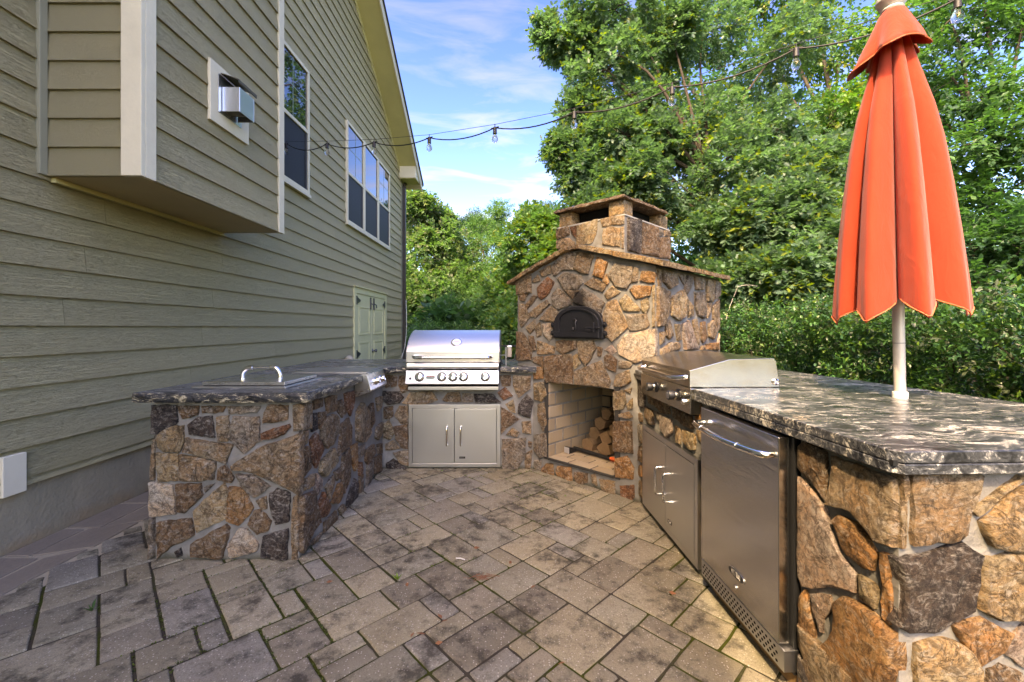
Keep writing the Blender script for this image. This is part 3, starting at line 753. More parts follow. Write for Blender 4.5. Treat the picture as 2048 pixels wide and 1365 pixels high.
sp = [(-2.085, 2.35), (-1.13, 2.35), (-1.13, 3.80), (-1.05, 3.885), (-.955, 3.885), (-.955, 4.52), (-.105, 4.52), (-.105, 3.885), (.225, 3.885), (.10, 4.82), (-2.05, 4.82)]
slab = obj('countertop', MB().prism([(x, y, ZT-.056) for x, y in sp], [(x, y, ZT) for x, y in sp]), GRANITE, lc, bevel=.004)
# rough pitched front edges of the slab
def pitched_edge(par, pts, z0, z1, out=.006, seed=1, amp=.006):
    rr = random.Random(seed); mb = MB(); P = []
    for a, b in zip(pts[:-1], pts[1:]):
        a = Vector((*a, 0)); b = Vector((*b, 0)); m = max(2, int((b-a).length/.022)); nrm = Vector(((b-a).y, -(b-a).x, 0)).normalized()
        for k in range(m+(1 if b.xy == Vector(pts[-1]) else 0)): P.append((a.lerp(b, k/m), nrm))
    rows = 5; V = []
    for j in range(rows):
        z = z0+.001+(z1-z0-.004)*j/(rows-1)
        for p, nr in P:
            e = out+rr.uniform(-amp, amp)*.6+amp*.6*math.sin(j*1.3+p.x*31+p.y*23)
            if j in (0, rows-1): e = .0005
            V.append(p+nr*max(.0004, e)+Vector((0, 0, z)))
    n = len(P); F = [(j*n+i, j*n+i+1, (j+1)*n+i+1, (j+1)*n+i) for j in range(rows-1) for i in range(n-1)]
    return obj('pitched_edge', MB().add(V, F), GEDGE, par, smooth=True, sharp=40)
pitched_edge(lc, [(-2.085, 4.8), (-2.085, 2.35), (-1.13, 2.35), (-1.13, 3.20)], ZT-.056, ZT, seed=3)
pitched_edge(lc, [(-1.13, 3.64), (-1.13, 3.80), (-1.05, 3.885), (-.957, 3.885)], ZT-.056, ZT, seed=4)
pitched_edge(lc, [(-.103, 3.885), (.222, 3.885)], ZT-.056, ZT, seed=5)

# ------------------------------------------------------------------ pizza oven with fireplace
q = math.sqrt(.5)
ov = thing('pizza_oven', 'tall fieldstone pizza oven and fireplace with gabled stone roof and capped chimney', 'pizza oven', (.986, 4.026, 0))
OF = Frame((.04, 4.08, 0), (q, -q, 0), (-q, -q, 0))           # front face: u along it, n towards the patio
OR = Frame((1.04, 3.08, 0), (q, q, 0), (q, -q, 0))            # right side face
WO, DO = 1.414, 1.26; uL, uR = .402, 1.066
gabl = [(0, 1.735), (.36, 1.862), (.62, 1.943), (.76, 1.943), (1.06, 1.862), (WO, 1.745)]
cb = MB(); e = RC
cb.fbox(OF, 0+e, uL, -.03, 1.70, -.90, -e).fbox(OF, uR, WO-e, -.03, 1.70, -.90, -e).fbox(OF, uL, uR, .815, 1.70, -.90, -e).fbox(OF, uL, uR, -.03, .125, -.90, -e)
cb.fbox(OF, 0+e, WO-e, -.03, 1.70, -DO+e, -.901)
top = [(e, 1.7005)]+[(min(max(u, e), WO-e), z) for u, z in gabl]+[(WO-e, 1.7005)]
cb.prism([OF.w(u, z, -e) for u, z in top], [OF.w(u, z, -DO+e) for u, z in top])
obj('mortar_core', cb, MORTAR, ov)
OF2 = Frame(OF.w(0, 0, -e), OF.U, OF.N); OR2 = Frame(OR.w(0, 0, -e), OR.U, OR.N)
ZO, ZSC = (1000, 360), 500/1706
stones(ov, OF2, ZO, ZSC, '''
t 112,690 215,648 215,770 117,785
t 225,690 260,650 275,690 240,700
t 275,625 345,585 350,640 290,660
g 355,605 390,550 425,620 375,655
g 395,545 440,505 530,495 505,610 430,615
t 508,605 540,497 640,512 605,640 555,635
o 640,650 670,530 735,565 705,675
g 745,650 790,575 910,595 895,700 870,740 800,730
g 905,700 920,600 945,605 940,690
o 960,690 975,625 1062,635 1055,700
r 260,740 330,665 370,700 340,770 290,815 262,790
g 400,670 440,635 550,650 570,700 520,755 440,745
t 580,710 640,670 725,720 700,765 620,735
o 705,690 730,645 745,700 735,715
t 720,780 770,725 820,770 740,815
o 890,750 920,725 1035,730 1025,790 935,810
b 135,790 190,780 170,825 140,820
b 170,860 230,790 258,800 200,870 185,890
g 360,790 400,740 480,810 490,850 400,890 365,850
t 440,755 540,758 505,815
t 135,850 165,850 205,940 150,1005 135,950
t 195,915 320,820 345,850 250,940 215,935
t 275,955 350,865 400,900 375,970
g 500,830 570,745 650,790 715,840 690,910 620,870 560,855
y 820,830 860,785 960,880 950,895 850,890
y 968,830 1010,810 1020,870 1000,915 972,890
t 707,940 740,840 795,820 878,1000 770,1100 722,1060
g 872,925 1000,920 1020,990 980,1020 890,1030 875,980
t 180,1010 240,955 243,1010 210,1050
t 248,1000 275,975 285,1060 255,1075
w 290,985 360,980 362,1070 340,1095 300,1050
b 117,1040 160,1045 220,1150 215,1230 117,1230
b 197,1065 230,1070 250,1160 225,1170
t 260,1100 375,1140 370,1185 260,1190
b 390,1105 420,1098 520,1098 520,1150 440,1190 390,1160
t 535,1100 640,1098 660,1150 590,1270 545,1200
b 670,1140 700,1150 690,1205 670,1200
p 720,1160 765,1130 795,1170 770,1190
w 810,1130 860,1060 1062,1020 1065,1195 930,1250 820,1190
g 815,1235 910,1245 890,1280 815,1285
y 501,1205 525,1190 550,1255 510,1290
b 715,1210 745,1185 800,1230 790,1310 720,1280
y 1047,725 1066,722 1066,1000 1047,1003''', clip=(.004, WO-.012, 0, 1.95))
stones(ov, OF2, (1000, 660), ZSC, '''
b 225,190 295,180 290,245 235,225
o 237,260 298,250 295,330 237,335
b 315,182 485,168 500,230 495,365 325,358 305,240
t 512,290 690,212 755,350 745,395 517,370
t 800,310 880,275 895,350 840,390 785,380
y 240,370 300,358 322,440 290,490 242,470
t 265,512 310,497 322,640 300,690 267,620
g 242,720 320,707 322,860 280,870 240,820
y 778,430 850,412 860,500 840,540 782,545
t 853,412 900,397 890,435
y 870,510 905,468 905,535 875,540
t 815,577 880,562 905,590 880,605 820,595
b 778,627 900,627 910,840 782,825
o 788,882 870,862 915,940 910,1015 792,1000
r 825,1067 915,1062 915,1140 895,1165 830,1130
o 290,955 320,915 362,915 368,990 300,972
o 388,962 402,930 488,940 493,1030 400,992
b 512,972 600,980 595,1040 540,1052 512,1012
t 627,992 650,985 665,1062 637,1042
t 682,1020 785,1035 785,1120 700,1097
g 240,892 285,885 278,950 240,940''')
stones(ov, OR2, (1220, 400), 240/964, '''
t 410,560 525,572 525,680 470,715 420,660
g 540,582 600,592 590,680 555,620
g 610,602 660,612 645,700 610,760 592,720
t 672,620 750,622 740,720 682,720
y 770,617 830,632 815,820 767,815
g 840,642 872,642 872,770 835,800
t 374,700 470,740 460,900 420,1010 374,1010
y 490,790 570,725 605,800 590,930 550,970 487,930
y 612,800 655,850 660,930 622,945
g 672,742 740,742 760,880 745,950 700,930 682,870
t 770,830 810,832 790,930 770,950
t 815,862 868,800 875,1040 850,1050 822,950
t 440,990 470,962 500,1090 470,1120 442,1090
t 517,1002 550,1002 563,1120 537,1128
p 572,1002 620,972 650,1050 688,1200 592,1200
t 657,972 685,962 705,1060 700,1168 682,1120
b 722,987 750,982 765,1110 740,1148 727,1120
t 782,1000 820,972 850,1050 825,1118 787,1095
t 397,1067 430,1062 425,1140 397,1160
t 402,1200 480,1147 545,1152 550,1200 402,1240
o 762,1162 858,1147 862,1203 762,1200
w 867,1077 890,1082 893,1200 875,1220 852,1200
t 722,1182 750,1172 755,1202 722,1205
t 377,562 400,562 403,690 385,690''', clip=(.006, DO-.01, 0, 1.72))
OL = Frame(OF.w(e, 0, 0), -OF.N, -OF.U); OBk = Frame(OF.w(0, 0, -DO+e), -OF.U, -OF.N)
fill_stones(ov, OL, .05, DO-.03, .02, 1.68, .2, 11); fill_stones(ov, OBk, -1.38, -.03, .02, 1.70, .21, 12)
# roof capstones following the low gable
rs = [(-.07, 1.742), (.37, 1.897), (.62, 1.982), (.765, 1.982), (1.08, 1.892), (1.49, 1.772)]
strips = [.065, -.36, -.80, -DO-.06]
RT = .036
for i in range(len(rs)-1):
    for j in range(len(strips)-1):
        (u0, z0), (u1, z1) = rs[i], rs[i+1]; n1, n0 = strips[j], strips[j+1]; m = 7
        edge = []
        def P(u, n, dz): 
            t = (u-u0)/(u1-u0); return OF.w(u, z0+(z1-z0)*t+dz, n)
        us = [u0+.003+(u1-u0-.006)*k/m for k in range(m+1)]; ns = [n1-(n1-n0)*k/6 for k in range(7)]
        lp = [(u, n1-.004-(0 if j else random.uniform(0, .022))) for u in us]+[(us[-1]-random.uniform(0, .006), n) for n in ns[1:-1]]+[(u, n0+.004) for u in us[::-1]]+[(us[0]+random.uniform(0, .006), n) for n in ns[1:-1][::-1]]
        n = len(lp); h = RT+random.uniform(-.004, .006)
        bot = [P(u, nn, -h+random.uniform(-.004, .004)+.001) for u, nn in lp]; mid = [P(u, nn, -h*.45+random.uniform(-.003, .003))+(OF.N*random.uniform(-.004, .008) if j == 0 else Vector()) for u, nn in lp]; tp = [P(u, nn, random.uniform(-.004, .002)) for u, nn in lp]
        mb = MB().add(bot+mid+tp, [tuple(range(n-1, -1, -1)), tuple(2*n+k for k in range(n))]+[(r*n+k, r*n+(k+1) % n, (r+1)*n+(k+1) % n, (r+1)*n+k) for r in range(2) for k in range(n)])
        obj('capstone', mb, STONE, ov, col=[(.34, .23, .12), (.40, .27, .13), (.30, .20, .11), (.42, .29, .15)][(i+j) % 4], origin=P((u0+u1)/2, (n0+n1)/2, 0), smooth=True, sharp=35)
# chimney
cc = Vector((.913, 3.45, 0)); WL, WR = .71, .825
CF = Frame(cc-Vector((q, -q, 0))*WL, (q, -q, 0), (-q, -q, 0)); CR = Frame(cc, (q, q, 0), (q, -q, 0))
chm = obj('chimney', MB().fbox(CF, e, WL-e, 1.72, 2.205, -WR+e, -e), MORTAR, ov, bevel=.008)
stones(chm, Frame(CF.w(0, 0, -e), CF.U, CF.N), ZO, ZSC, '''
b 387,345 465,320 475,375 392,405
t 387,418 460,398 508,422 505,452 392,470
r 482,328 520,318 520,398 497,370
y 528,315 670,270 660,350 630,428 528,445
t 690,270 760,255 760,310 702,320
t 770,255 846,245 846,303 770,306
t 712,340 760,322 822,332 820,455 702,440
t 833,328 847,324 845,465 833,460''', proud=.014)
stones(chm, Frame(CR.w(0, 0, -e), CR.U, CR.N), ZO, ZSC, '''
d 868,262 960,275 955,500 868,480
b 970,295 1070,325 1070,525 965,500
b 1080,400 1158,392 1158,540 1080,530
g 1075,340 1110,345 1105,380 1078,382
t 1118,345 1158,358 1158,385 1118,382''', proud=.014)
fill_stones(chm, Frame(CF.w(e, 0, 0), -CF.N, -CF.U), .02, WR-.02, 1.78, 2.19, .2, 21); fill_stones(chm, Frame(CF.w(0, 0, -WR+e), -CF.U, -CF.N), -WL+.02, -.02, 1.78, 2.19, .2, 22)
obj('mortar_rim', MB().fbox(CF, .004, WL-.004, 2.2055, 2.219, -WR+.004, -.004), plain('pale_mortar_rim', (.36, .34, .30), .9, bump=.006, bscale=40), chm, bevel=.004)
obj('flue', MB().fbox(CF, .15, WL-.15, 2.2195, 2.223, -WR+.15, -.15), SOOTSHADE, chm)
obj('flue_liner', MB().fbox(CF, .13, WL-.13, 2.223, 2.338, -WR+.13, -.13), SOOTSHADE, chm)
for u in (.02, WL-.165):
    for n in (-.012, -WR+.165):
        obj('corner_pier', MB().fbox(CF, u, u+.145, 2.2195, 2.343, n-.15, n), STONE, chm, bevel=.012, col=(.42, .30, .16), origin=CF.w(u+.07, 2.22, n-.07))
lp = []
for k in range(40):
    t = k/10; side = int(t) % 4; f = t-int(t); a, b = -.015, WL+.015; c, d = .03, -WR+.08
    u, n = [(a+(b-a)*f, c), (b, c+(d-c)*f), (b+(a-b)*f, d), (a, d+(c-d)*f)][side]
    lp.append((u+random.uniform(-.01, .01), n+random.uniform(-.01, .01)))
mb = MB(); n = len(lp)
mb.add([CF.w(u, 2.343+random.uniform(0, .006), nn) for u, nn in lp]+[CF.w(u+random.uniform(-.006, .006), 2.360+random.uniform(-.004, .004), nn) for u, nn in lp]+[CF.w(WL/2+(u-WL/2)*.95, 2.378+random.uniform(-.004, .004), -WR/2+(nn+WR/2)*.95) for u, nn in lp], [tuple(range(n-1, -1, -1)), tuple(2*n+k for k in range(n))]+[(r*n+k, r*n+(k+1) % n, (r+1)*n+(k+1) % n, (r+1)*n+k) for r in range(2) for k in range(n)])
obj('chimney_cap', mb, STONE, ov, col=(.20, .135, .08), origin=CF.w(WL/2, 2.36, -WR/2), smooth=True, sharp=35)
# cast iron door
uc, zb0, hw = .728, 1.206, .252
def arch(hw, h, side, nn=18): # outline from bottom left, up, arch, down
    return [(-hw, 0)]+[(-hw*math.cos(math.pi*k/nn), side+(h-side)*math.sin(math.pi*k/nn)**.85) for k in range(nn+1)]+[(hw, 0)]
def aprism(a, z0, n0, n1): return MB().prism([OF.w(uc+u, z0+z, n0) for u, z in a], [OF.w(uc+u, z0+z, n1) for u, z in a])
od = obj('oven_door', aprism(arch(hw, .272, .10), zb0, -.02, .024), IRON, ov, bevel=.006, origin=OF.w(uc, zb0, 0))
a1, a2 = arch(hw-.028, .242, .10), arch(hw-.075, .19, .09)
m = len(a1); ring = MB()
z1 = zb0+.005
V = [OF.w(uc+u, z1+z, .024) for u, z in a1]+[OF.w(uc+u, z1+z, .038) for u, z in a1]+[OF.w(uc+u, z1+.045+z, .038) for u, z in a2]+[OF.w(uc+u, z1+.045+z, .0245) for u, z in a2]
ring.add(V, [(r*m+k, r*m+(k+1) % m, (r+1)*m+(k+1) % m, (r+1)*m+k) for r in range(3) for k in range(m)])
obj('door_rim', ring, IRON, od, bevel=.003)
obj('bottom_bar', MB().fbox(OF, uc-hw+.03, uc+hw-.03, zb0+.012, zb0+.055, .0385, .047), IRON, od, bevel=.003)
hook = [OF.w(uc+.01+x, zb0+z, .045+nn) for x, z, nn in ((-.028, .155, 0), (-.005, .160, .01), (.012, .150, .018), (.004, .128, .022), (.012, .105, .022), (.010, .082, .022), (-.006, .070, .022), (-.020, .078, .022), (-.016, .093, .022))]
obj('hook', MB().tube(hook, .0065, 7), IRON, od, smooth=True)
obj('latch', MB().tube([OF.w(uc+.11, zb0+.088, .055), OF.w(uc+.16, zb0+.09, .058), OF.w(uc+.25, zb0+.088, .045)], .007, 7).fbox(OF, uc+.108, uc+.165, zb0+.062, zb0+.082, .038, .06).fbox(OF, uc+.172, uc+.19, zb0+.055, zb0+.135, .038, .056), IRON, od, bevel=.003)
for s in (-1, 1):
    for z in (.045, .115):
        obj('bolt_lug', MB().lathe(OF.w(uc+s*(hw+.012), zb0+z, 0), OF.N, [(.022, 0), (.022, .02), (.010, .024), (.009, .034), (.001, .037)], 12), IRON, od, smooth=True, sharp=40)
# firebox
inL = Vector((q, q, 0)); inR = Vector((q, q, 0)); dep = .85
fl = OF.w(uL, 0, 0); frr = OF.w(uR, 0, 0)
bl = fl+inL*dep; br_ = frr+inR*dep
FL = Frame(fl, inL, inL.cross(Vector((0, 0, 1)))); FR = Frame(br_, (frr-br_), (frr-br_).cross(Vector((0, 0, 1)))); FB = Frame(bl, (br_-bl), (br_-bl).cross(Vector((0, 0, 1))))
for f in (FL, FR, FB):
    ctr = (fl+frr+bl+br_)/4
    if (ctr-f.O).dot(f.N) < 0: f.N = -f.N
fm = MB()
for f, L in ((FL, dep), (FR, dep), (FB, (br_-bl).length)): fm.fbox(f, -.0, L, .125, .83, -.05, -.004)
obj('firebox_lining', fm, FIREMORTAR, ov)
hf = [OF.w(uL-.0, 0, .012), OF.w(uR+.0, 0, .012), br_, bl]
obj('hearth_bed', MB().prism([p+Vector((0, 0, .1255)) for p in hf], [p+Vector((0, 0, .148)) for p in hf]), FIREMORTAR, ov)
for f, L in ((FL, dep), (FR, dep), (FB, (br_-bl).length)):
    for r in range(6):
        z = .152+r*.114; u = -.115 if r % 2 else 0.0
        if f is FL: u = -.13 if r % 2 == 0 else -.02
        while u < L-.01:
            a, b = max(u, .004), min(u+.214, L-.004)
            if b-a > .03: obj('firebrick', MB().fbox(f, a, b, z, min(z+.097, .828), -.02, .004), BRICK, ov, bevel=.003, origin=f.w((a+b)/2, z, 0))
            u += .233
for r in range(7):
    n = .008-r*.115; sgn = r % 2; w0 = uL; w1 = uR
    u = w0-(.1 if sgn else 0)
    while u < w1-.02:
        a, b = max(u, w0+.003), min(u+.215, w1-.003)
        if b-a > .03: obj('firebrick', MB().fbox(OF, a, b, .135, .153, n-.105, n), BRICK, ov, bevel=.003, origin=OF.w((a+b)/2, .14, n))
        u += .23
# firewood
def log(label, u, z, n0, n1, r, sides, rot, du=0, dz=0):
    o = thing('firewood_log', label, 'log', OF.w(u, z, n0), 'split logs stacked in the fireplace')
    ang = [rot+2*math.pi*k/sides+random.uniform(-.2, .2) for k in range(sides)]
    pr = [(math.cos(a)*r*random.uniform(.85, 1.15), math.sin(a)*r*random.uniform(.85, 1.1)) for a in ang]
    rings = []
    for k in range(5):
        t = k/4; rings.append([OF.w(u+du*t+x*random.uniform(.95, 1.05), z+dz*t+y*random.uniform(.95, 1.05), n0+(n1-n0)*t) for x, y in pr])
    m = sides
    obj('bark', MB().add([p for g in rings for p in g], [(i*m+k, i*m+(k+1) % m, (i+1)*m+(k+1) % m, (i+1)*m+k) for i in range(4) for k in range(m)]), LOGBARK, o)
    for g, nm in ((rings[0], 'cut_end'), (rings[-1], 'cut_end')): obj(nm, MB().add(g, [tuple(range(m))]), LOGEND, o)
B0 = .155
for a in [('split log at the left end of the bottom row in the fireplace', .765, B0+.062, -.20, -.48, .062, 5, .3), ('squared log second from the left on the bottom row', .885, B0+.064, -.17, -.47, .062, 4, .7), ('wedge log third from the left on the bottom row', .985, B0+.056, -.19, -.47, .052, 3, .5),
          ('split log leaning against the right pier on the bottom row', 1.045, B0+.055, -.06, -.40, .055, 5, .2), ('split log at the left of the middle row of the stack', .79, B0+.182, -.21, -.47, .058, 4, .5), ('pale wedge log in the centre of the middle row', .895, B0+.18, -.16, -.46, .060, 3, 1.4),
          ('log at the right of the middle row of the stack', 1.005, B0+.165, -.15, -.46, .056, 5, .9), ('log on the left of the third row of the stack', .83, B0+.298, -.23, -.47, .055, 5, .1), ('rough log on the right of the third row', .955, B0+.285, -.14, -.46, .062, 4, .2),
          ('long split log lying on top of the stack at the left', .86, B0+.405, -.20, -.48, .050, 4, .9), ('broad log on top of the stack at the right', .98, B0+.40, -.17, -.47, .056, 3, .4)]:
    a = list(a); log(a[0], .555+(a[1]-.765)*1.62+random.uniform(-.012, .012), B0+(a[2]-B0)*.88, a[3]-.2+random.uniform(-.05, .03), -.82, a[5]*1.12, a[6]+1, a[7]+random.uniform(-.5, .5), random.uniform(-.03, .03), random.uniform(-.01, .02))
ml = thing('splitting_maul', 'black splitting maul with orange grip band lying on the hearth bricks', 'maul', OF.w(.58, .15, -.26))
mh = OF.w(.47, .185, -.285); me_ = OF.w(1.02, .172, -.265)
hd = (me_-mh).normalized(); sd = hd.cross(Vector((0, 0, 1))).normalized()
obj('head', MB().hexa([mh-hd*.03+sd*.10+Vector((0, 0, -.03)), mh+hd*.03+sd*.10+Vector((0, 0, -.03)), mh+hd*.024-sd*.07+Vector((0, 0, -.030)), mh-hd*.024-sd*.07+Vector((0, 0, -.030)), mh-hd*.03+sd*.10+Vector((0, 0, .03)), mh+hd*.03+sd*.10+Vector((0, 0, .03)), mh+hd*.024-sd*.07+Vector((0, 0, -.018)), mh-hd*.024-sd*.07+Vector((0, 0, -.018))]), BLACK, ml, bevel=.008)
obj('striking_face', MB().hexa([mh+hd*x+sd*y+Vector((0, 0, z)) for x, y, z in ((-.027, .1005, -.026), (.027, .1005, -.026), (.027, .112, -.026), (-.027, .112, -.026), (-.027, .1005, .026), (.027, .1005, .026), (.027, .112, .026), (-.027, .112, .026))]), plain('worn_steel_face', (.55, .54, .53), .4, .6), ml, bevel=.004)
obj('handle', MB().tube([mh, mh.lerp(me_, .5), me_], [.018, .016, .017], 10), BLACK, ml, smooth=True, sharp=50)
obj('grip_band', MB().tube([mh.lerp(me_, .72), mh.lerp(me_, .86)], .0185, 10), ORANGE, ml, smooth=True, sharp=50)
# ------------------------------------------------------------------ right counter
rc = thing('bar_counter', 'long fieldstone counter with black and cream granite top carrying the griddle and umbrella', 'counter', (1.5, 2.2, 0))
sl_ = .03544
CN = Vector((-1, -sl_, 0)).normalized(); CU = Vector((sl_, -1, 0)).normalized()
K = Frame((1.0565-sl_*3.2, 3.2, 0), CU, CN)
ZR_ = .98; E0 = .012; UE = 2.065
cb = MB().fbox(K, -.25, 1.075, -.03, .918, -1.0, -E0).fbox(K, 1.0751, 1.699, -.03, .06, -.70, -E0-.02).fbox(K, 1.0751, 1.699, .912, .918, -1.0, -E0).fbox(K, 1.0751, 1.699, -.03, .912, -1.0, -.70).fbox(K, 1.6991, UE, -.03, .918, -1.12, -E0)
obj('mortar_core', cb, MORTAR, rc)
KF = Frame(K.w(0, 0, -E0), K.U, K.N)
stones(rc, KF, (1250, 680), 350/2048, '''
t 262,640 345,660 340,760 290,740
b 365,690 520,750 535,870 440,850 370,770
b 570,800 790,890 800,1040 700,1000 580,900
b 255,785 330,830 348,990 290,980 242,880
p 430,880 560,940 560,1080 500,1150 430,1040
g 355,835 420,870 410,960 362,900
t 600,1010 660,1050 660,1215 612,1200
y 700,1060 830,1110 830,1280 760,1270 702,1180
o 812,735 900,765 900,950 842,950
d 132,372 242,402 242,790 142,770
b 122,822 212,880 208,960 132,930
t 132,982 200,1002 203,1200 152,1250
t 850,1060 902,1085 902,1190 872,1160''', proud=.016)
stones(rc, KF, (1000, 660), 500/1706, '''
g 927,640 973,652 973,760 932,770
b 935,790 973,802 973,900 942,880
o 942,922 975,932 973,1000 947,990
t 952,1032 983,1022 983,1150 957,1130''', proud=.014)
for z0, z1, c in ((.05, .19, 'g'), (.20, .33, 'o'), (.345, .47, 't'), (.48, .60, 'b'), (.62, .73, 't')):
    stone(rc, KF, [(.985, z0), (1.068, z0+.01), (1.066, z1-.008), (.988, z1)], c, .012)
stones(rc, KF, (1548, 965), 500/1706, '''
p 155,-50 240,10 360,170 400,330 480,500 570,620 562,740 440,712 340,715 220,700 180,640 168,300
b 165,-250 240,-280 365,-200 368,-60 365,110 300,10 180,-105
t 430,-170 640,-90 842,-10 842,430 740,400 700,340 560,200 400,150 422,20
o 430,270 470,232 580,280 710,470 690,590 630,570 500,450
y 602,640 690,690 720,740 700,850 612,790
o 748,482 806,500 803,960 752,910
o 168,770 230,745 290,1000 290,1110 190,1090 175,900
p 272,770 390,772 415,870 350,920 345,1020 292,900
o 442,830 500,790 640,850 850,1040 846,1110 840,1300 800,1400 560,1400 340,1160 440,1010
b 165,1210 250,1200 350,1320 380,1560 165,1560''', clip=(1.706, UE-.004, 0, .92), proud=.018)
fill_stones(rc, KF, 1.71, UE-.01, .01, .26, .17, 31)
EN = Frame(K.w(UE, 0, 0), -K.N, K.U)        # near end face
stones(rc, EN, (1548, 965), 500/1706, '''
t 850,-48 884,-48 880,425 850,432
t 930,-48 1392,-48 1350,100 1260,330 1220,370 930,410
y 1342,182 1640,-48 1690,-48 1500,100 1380,215
y 1392,255 1480,210 1600,60 1720,20 2000,0 2000,460 1700,455 1460,420
d 825,530 900,500 1080,470 1250,405 1385,490 1330,850 1180,930 1060,990 900,1000 825,960 870,800 860,650
y 1410,500 1720,490 2000,500 2000,900 1500,910 1387,855
o 1210,970 1400,925 1590,1020 1520,1130 1380,1220 1290,1120
p 1602,1050 1700,960 1900,940 1950,1200 1700,1250 1567,1160
y 950,1100 1150,1062 1290,1122 1370,1240 1350,1400 1300,1560 960,1540
b 1452,1280 1530,1242 1650,1290 1700,1400 1690,1560 1400,1560
t 1780,1290 1990,1230 1990,1540 1780,1520''', clip=(.001, 1.1, 0, .92), proud=.018)
fill_stones(rc, EN, .41, 1.10, .02, .9, .22, 33); fill_stones(rc, EN, .02, .40, .01, .16, .16, 34)
KB = Frame(K.w(0, 0, -1.0), -K.U, -K.N); fill_stones(rc, KB, -1.68, .2, .02, .9, .22, 35)
sp = [K.w(u, 0, n).xy for u, n in ((-.75, -.02), (.20, .03), (2.075, .03), (2.10, .005), (2.10, -1.21), (-.75, -1.03))]
sp2 = [Vector(p) for p in sp]
obj('countertop', MB().prism([(x, y, ZR_-.0325) for x, y in sp2], [(x, y, ZR_) for x, y in sp2]), GRANITE, rc, bevel=.004, seg=2)
obj('countertop_underlay', MB().prism([(x, y, ZR_-.062) for x, y in sp2], [(x, y, ZR_-.0335) for x, y in sp2]), GRANITE, rc, bevel=.004, seg=2)
obj('slab_recess', MB().fbox(K, -.7, 2.09, ZR_-.040, ZR_-.026, -1.0, .0265), BLACK, rc)

# ------------------------------------------------------------------ built-in appliances
def handle_D(mb, pts, r, seg=10): mb.tube(pts, r, seg)
def access(fr, u0, u1, z0, z1, label, loc, hz, hh, badge):
    t = thing('access_door_unit', label, 'cabinet door', loc)
    b = .034
    f = MB().fbox(fr, u0, u0+b, z0, z1, -.03, .012).fbox(fr, u1-b, u1, z0, z1, -.03, .012).fbox(fr, u0+b, u1-b, z0, z0+b, -.03, .012).fbox(fr, u0+b, u1-b, z1-b, z1, -.03, .012)
    obj('frame', f, STEELD, t, bevel=.002)
    obj('gap_backing', MB().fbox(fr, u0+b, u1-b, z0+b, z1-b, -.03, -.006), BLACK, t)
    um = (u0+u1)/2
    for a, c, s in ((u0+b+.003, um-.0022, 1), (um+.0022, u1-b-.003, -1)):
        d = obj('door', MB().fbox(fr, a, c, z0+b+.003, z1-b-.003, -.005, .0145), STEELD, t, bevel=.002)
        uh = um-s*.062 if False else (um - .066 if s > 0 else um + .060)
        n0, n1 = .0145, .052
        m = hz; pts = [fr.w(uh, m-hh/2, n0), fr.w(uh, m-hh/2, n1-.012), fr.w(uh, m-hh/2+.005, n1-.003), fr.w(uh, m-hh/2+.016, n1), fr.w(uh, m+hh/2-.016, n1), fr.w(uh, m+hh/2-.005, n1-.003), fr.w(uh, m+hh/2, n1-.012), fr.w(uh, m+hh/2, n0)]
        obj('handle', MB().tube(pts, .0072, 10), CHROME, d, smooth=True, sharp=60)
        if s < 0:
            bu, bz = um+.045, z0+b+.055
            obj('badge', MB().fbox(fr, bu, bu+.055, bz-.010, bz+.010, .0145, .0175), BLACK, d, bevel=.002)
            lettering('BULL', fr, bu+.0275, bz, .0180, .017, CHROME, d)
    return t
def lettering(txt, fr, u, z, n, size, mat, parent):
    cu = bpy.data.curves.new('lettering', 'FONT'); cu.body = txt; cu.size = size; cu.align_x = 'CENTER'; cu.align_y = 'CENTER'; cu.extrude = .0004
    cu.materials.append(mat); o = bpy.data.objects.new('lettering', cu); C.objects.link(o)
    from mathutils import Matrix
    bpy.context.view_layer.update(); me = bpy.data.meshes.new_from_object(o.evaluated_get(bpy.context.evaluated_depsgraph_get())); bpy.data.objects.remove(o); bpy.data.curves.remove(cu)
    me.materials.clear(); me.materials.append(mat); o = bpy.data.objects.new('lettering', me); C.objects.link(o)
    o.matrix_world = Matrix.Translation(fr.w(u, z, n)-worldloc(parent)) @ Matrix((fr.U, fr.V, fr.N)).transposed().to_4x4()
    o.parent = parent; return o
FG = Frame((0, 3.93, 0), (1, 0, 0), (0, -1, 0))
access(FG, -.948, -.108, .018, .590, 'steel double access door under the hooded grill, facing the camera', (-.53, 3.93, .018), .305, .17, True)
access(Frame(K.w(0, 0, .002), K.U, K.N), .138, .978, .040, .610, 'steel double access door under the flat griddle, seen at a slant', K.w(.56, .04, 0), .33, .17, True)

# hooded gas grill
gr = thing('gas_grill', 'stainless gas grill with closed hood, five knobs and round thermometer', 'grill', (-.53, 4.1, .75))
gx0, gx1 = -.95, -.112
def xprism(x0, x1, prof): return MB().prism([(x0, y, z) for y, z in prof], [(x1, y, z) for y, z in prof])
hood = [(3.835, .985), (3.832, 1.082), (3.85, 1.108), (3.90, 1.158), (3.965, 1.205), (4.04, 1.240), (4.12, 1.262), (4.22, 1.272), (4.34, 1.262), (4.44, 1.21), (4.50, 1.10), (4.50, .985)]
obj('hood', xprism(gx0+.004, gx1-.004, hood), STEELW, gr, bevel=.004)
for x0, x1 in ((gx0, gx0+.0035), (gx1-.0035, gx1)):
    obj('hood_side', xprism(x0, x1, [(y, z+.004) if z > 1 else (y, z) for y, z in hood]), STEELW, gr, bevel=.001)
obj('hood_front_band', MB().box(gx0+.006, gx1-.006, 3.826, 3.8315, .99, 1.080), STEELD, gr, bevel=.002)
hp = [(-.872, 3.826, 1.038), (-.872, 3.79, 1.036), (-.862, 3.770, 1.033), (-.84, 3.764, 1.032), (-.79, 3.764, 1.032)]
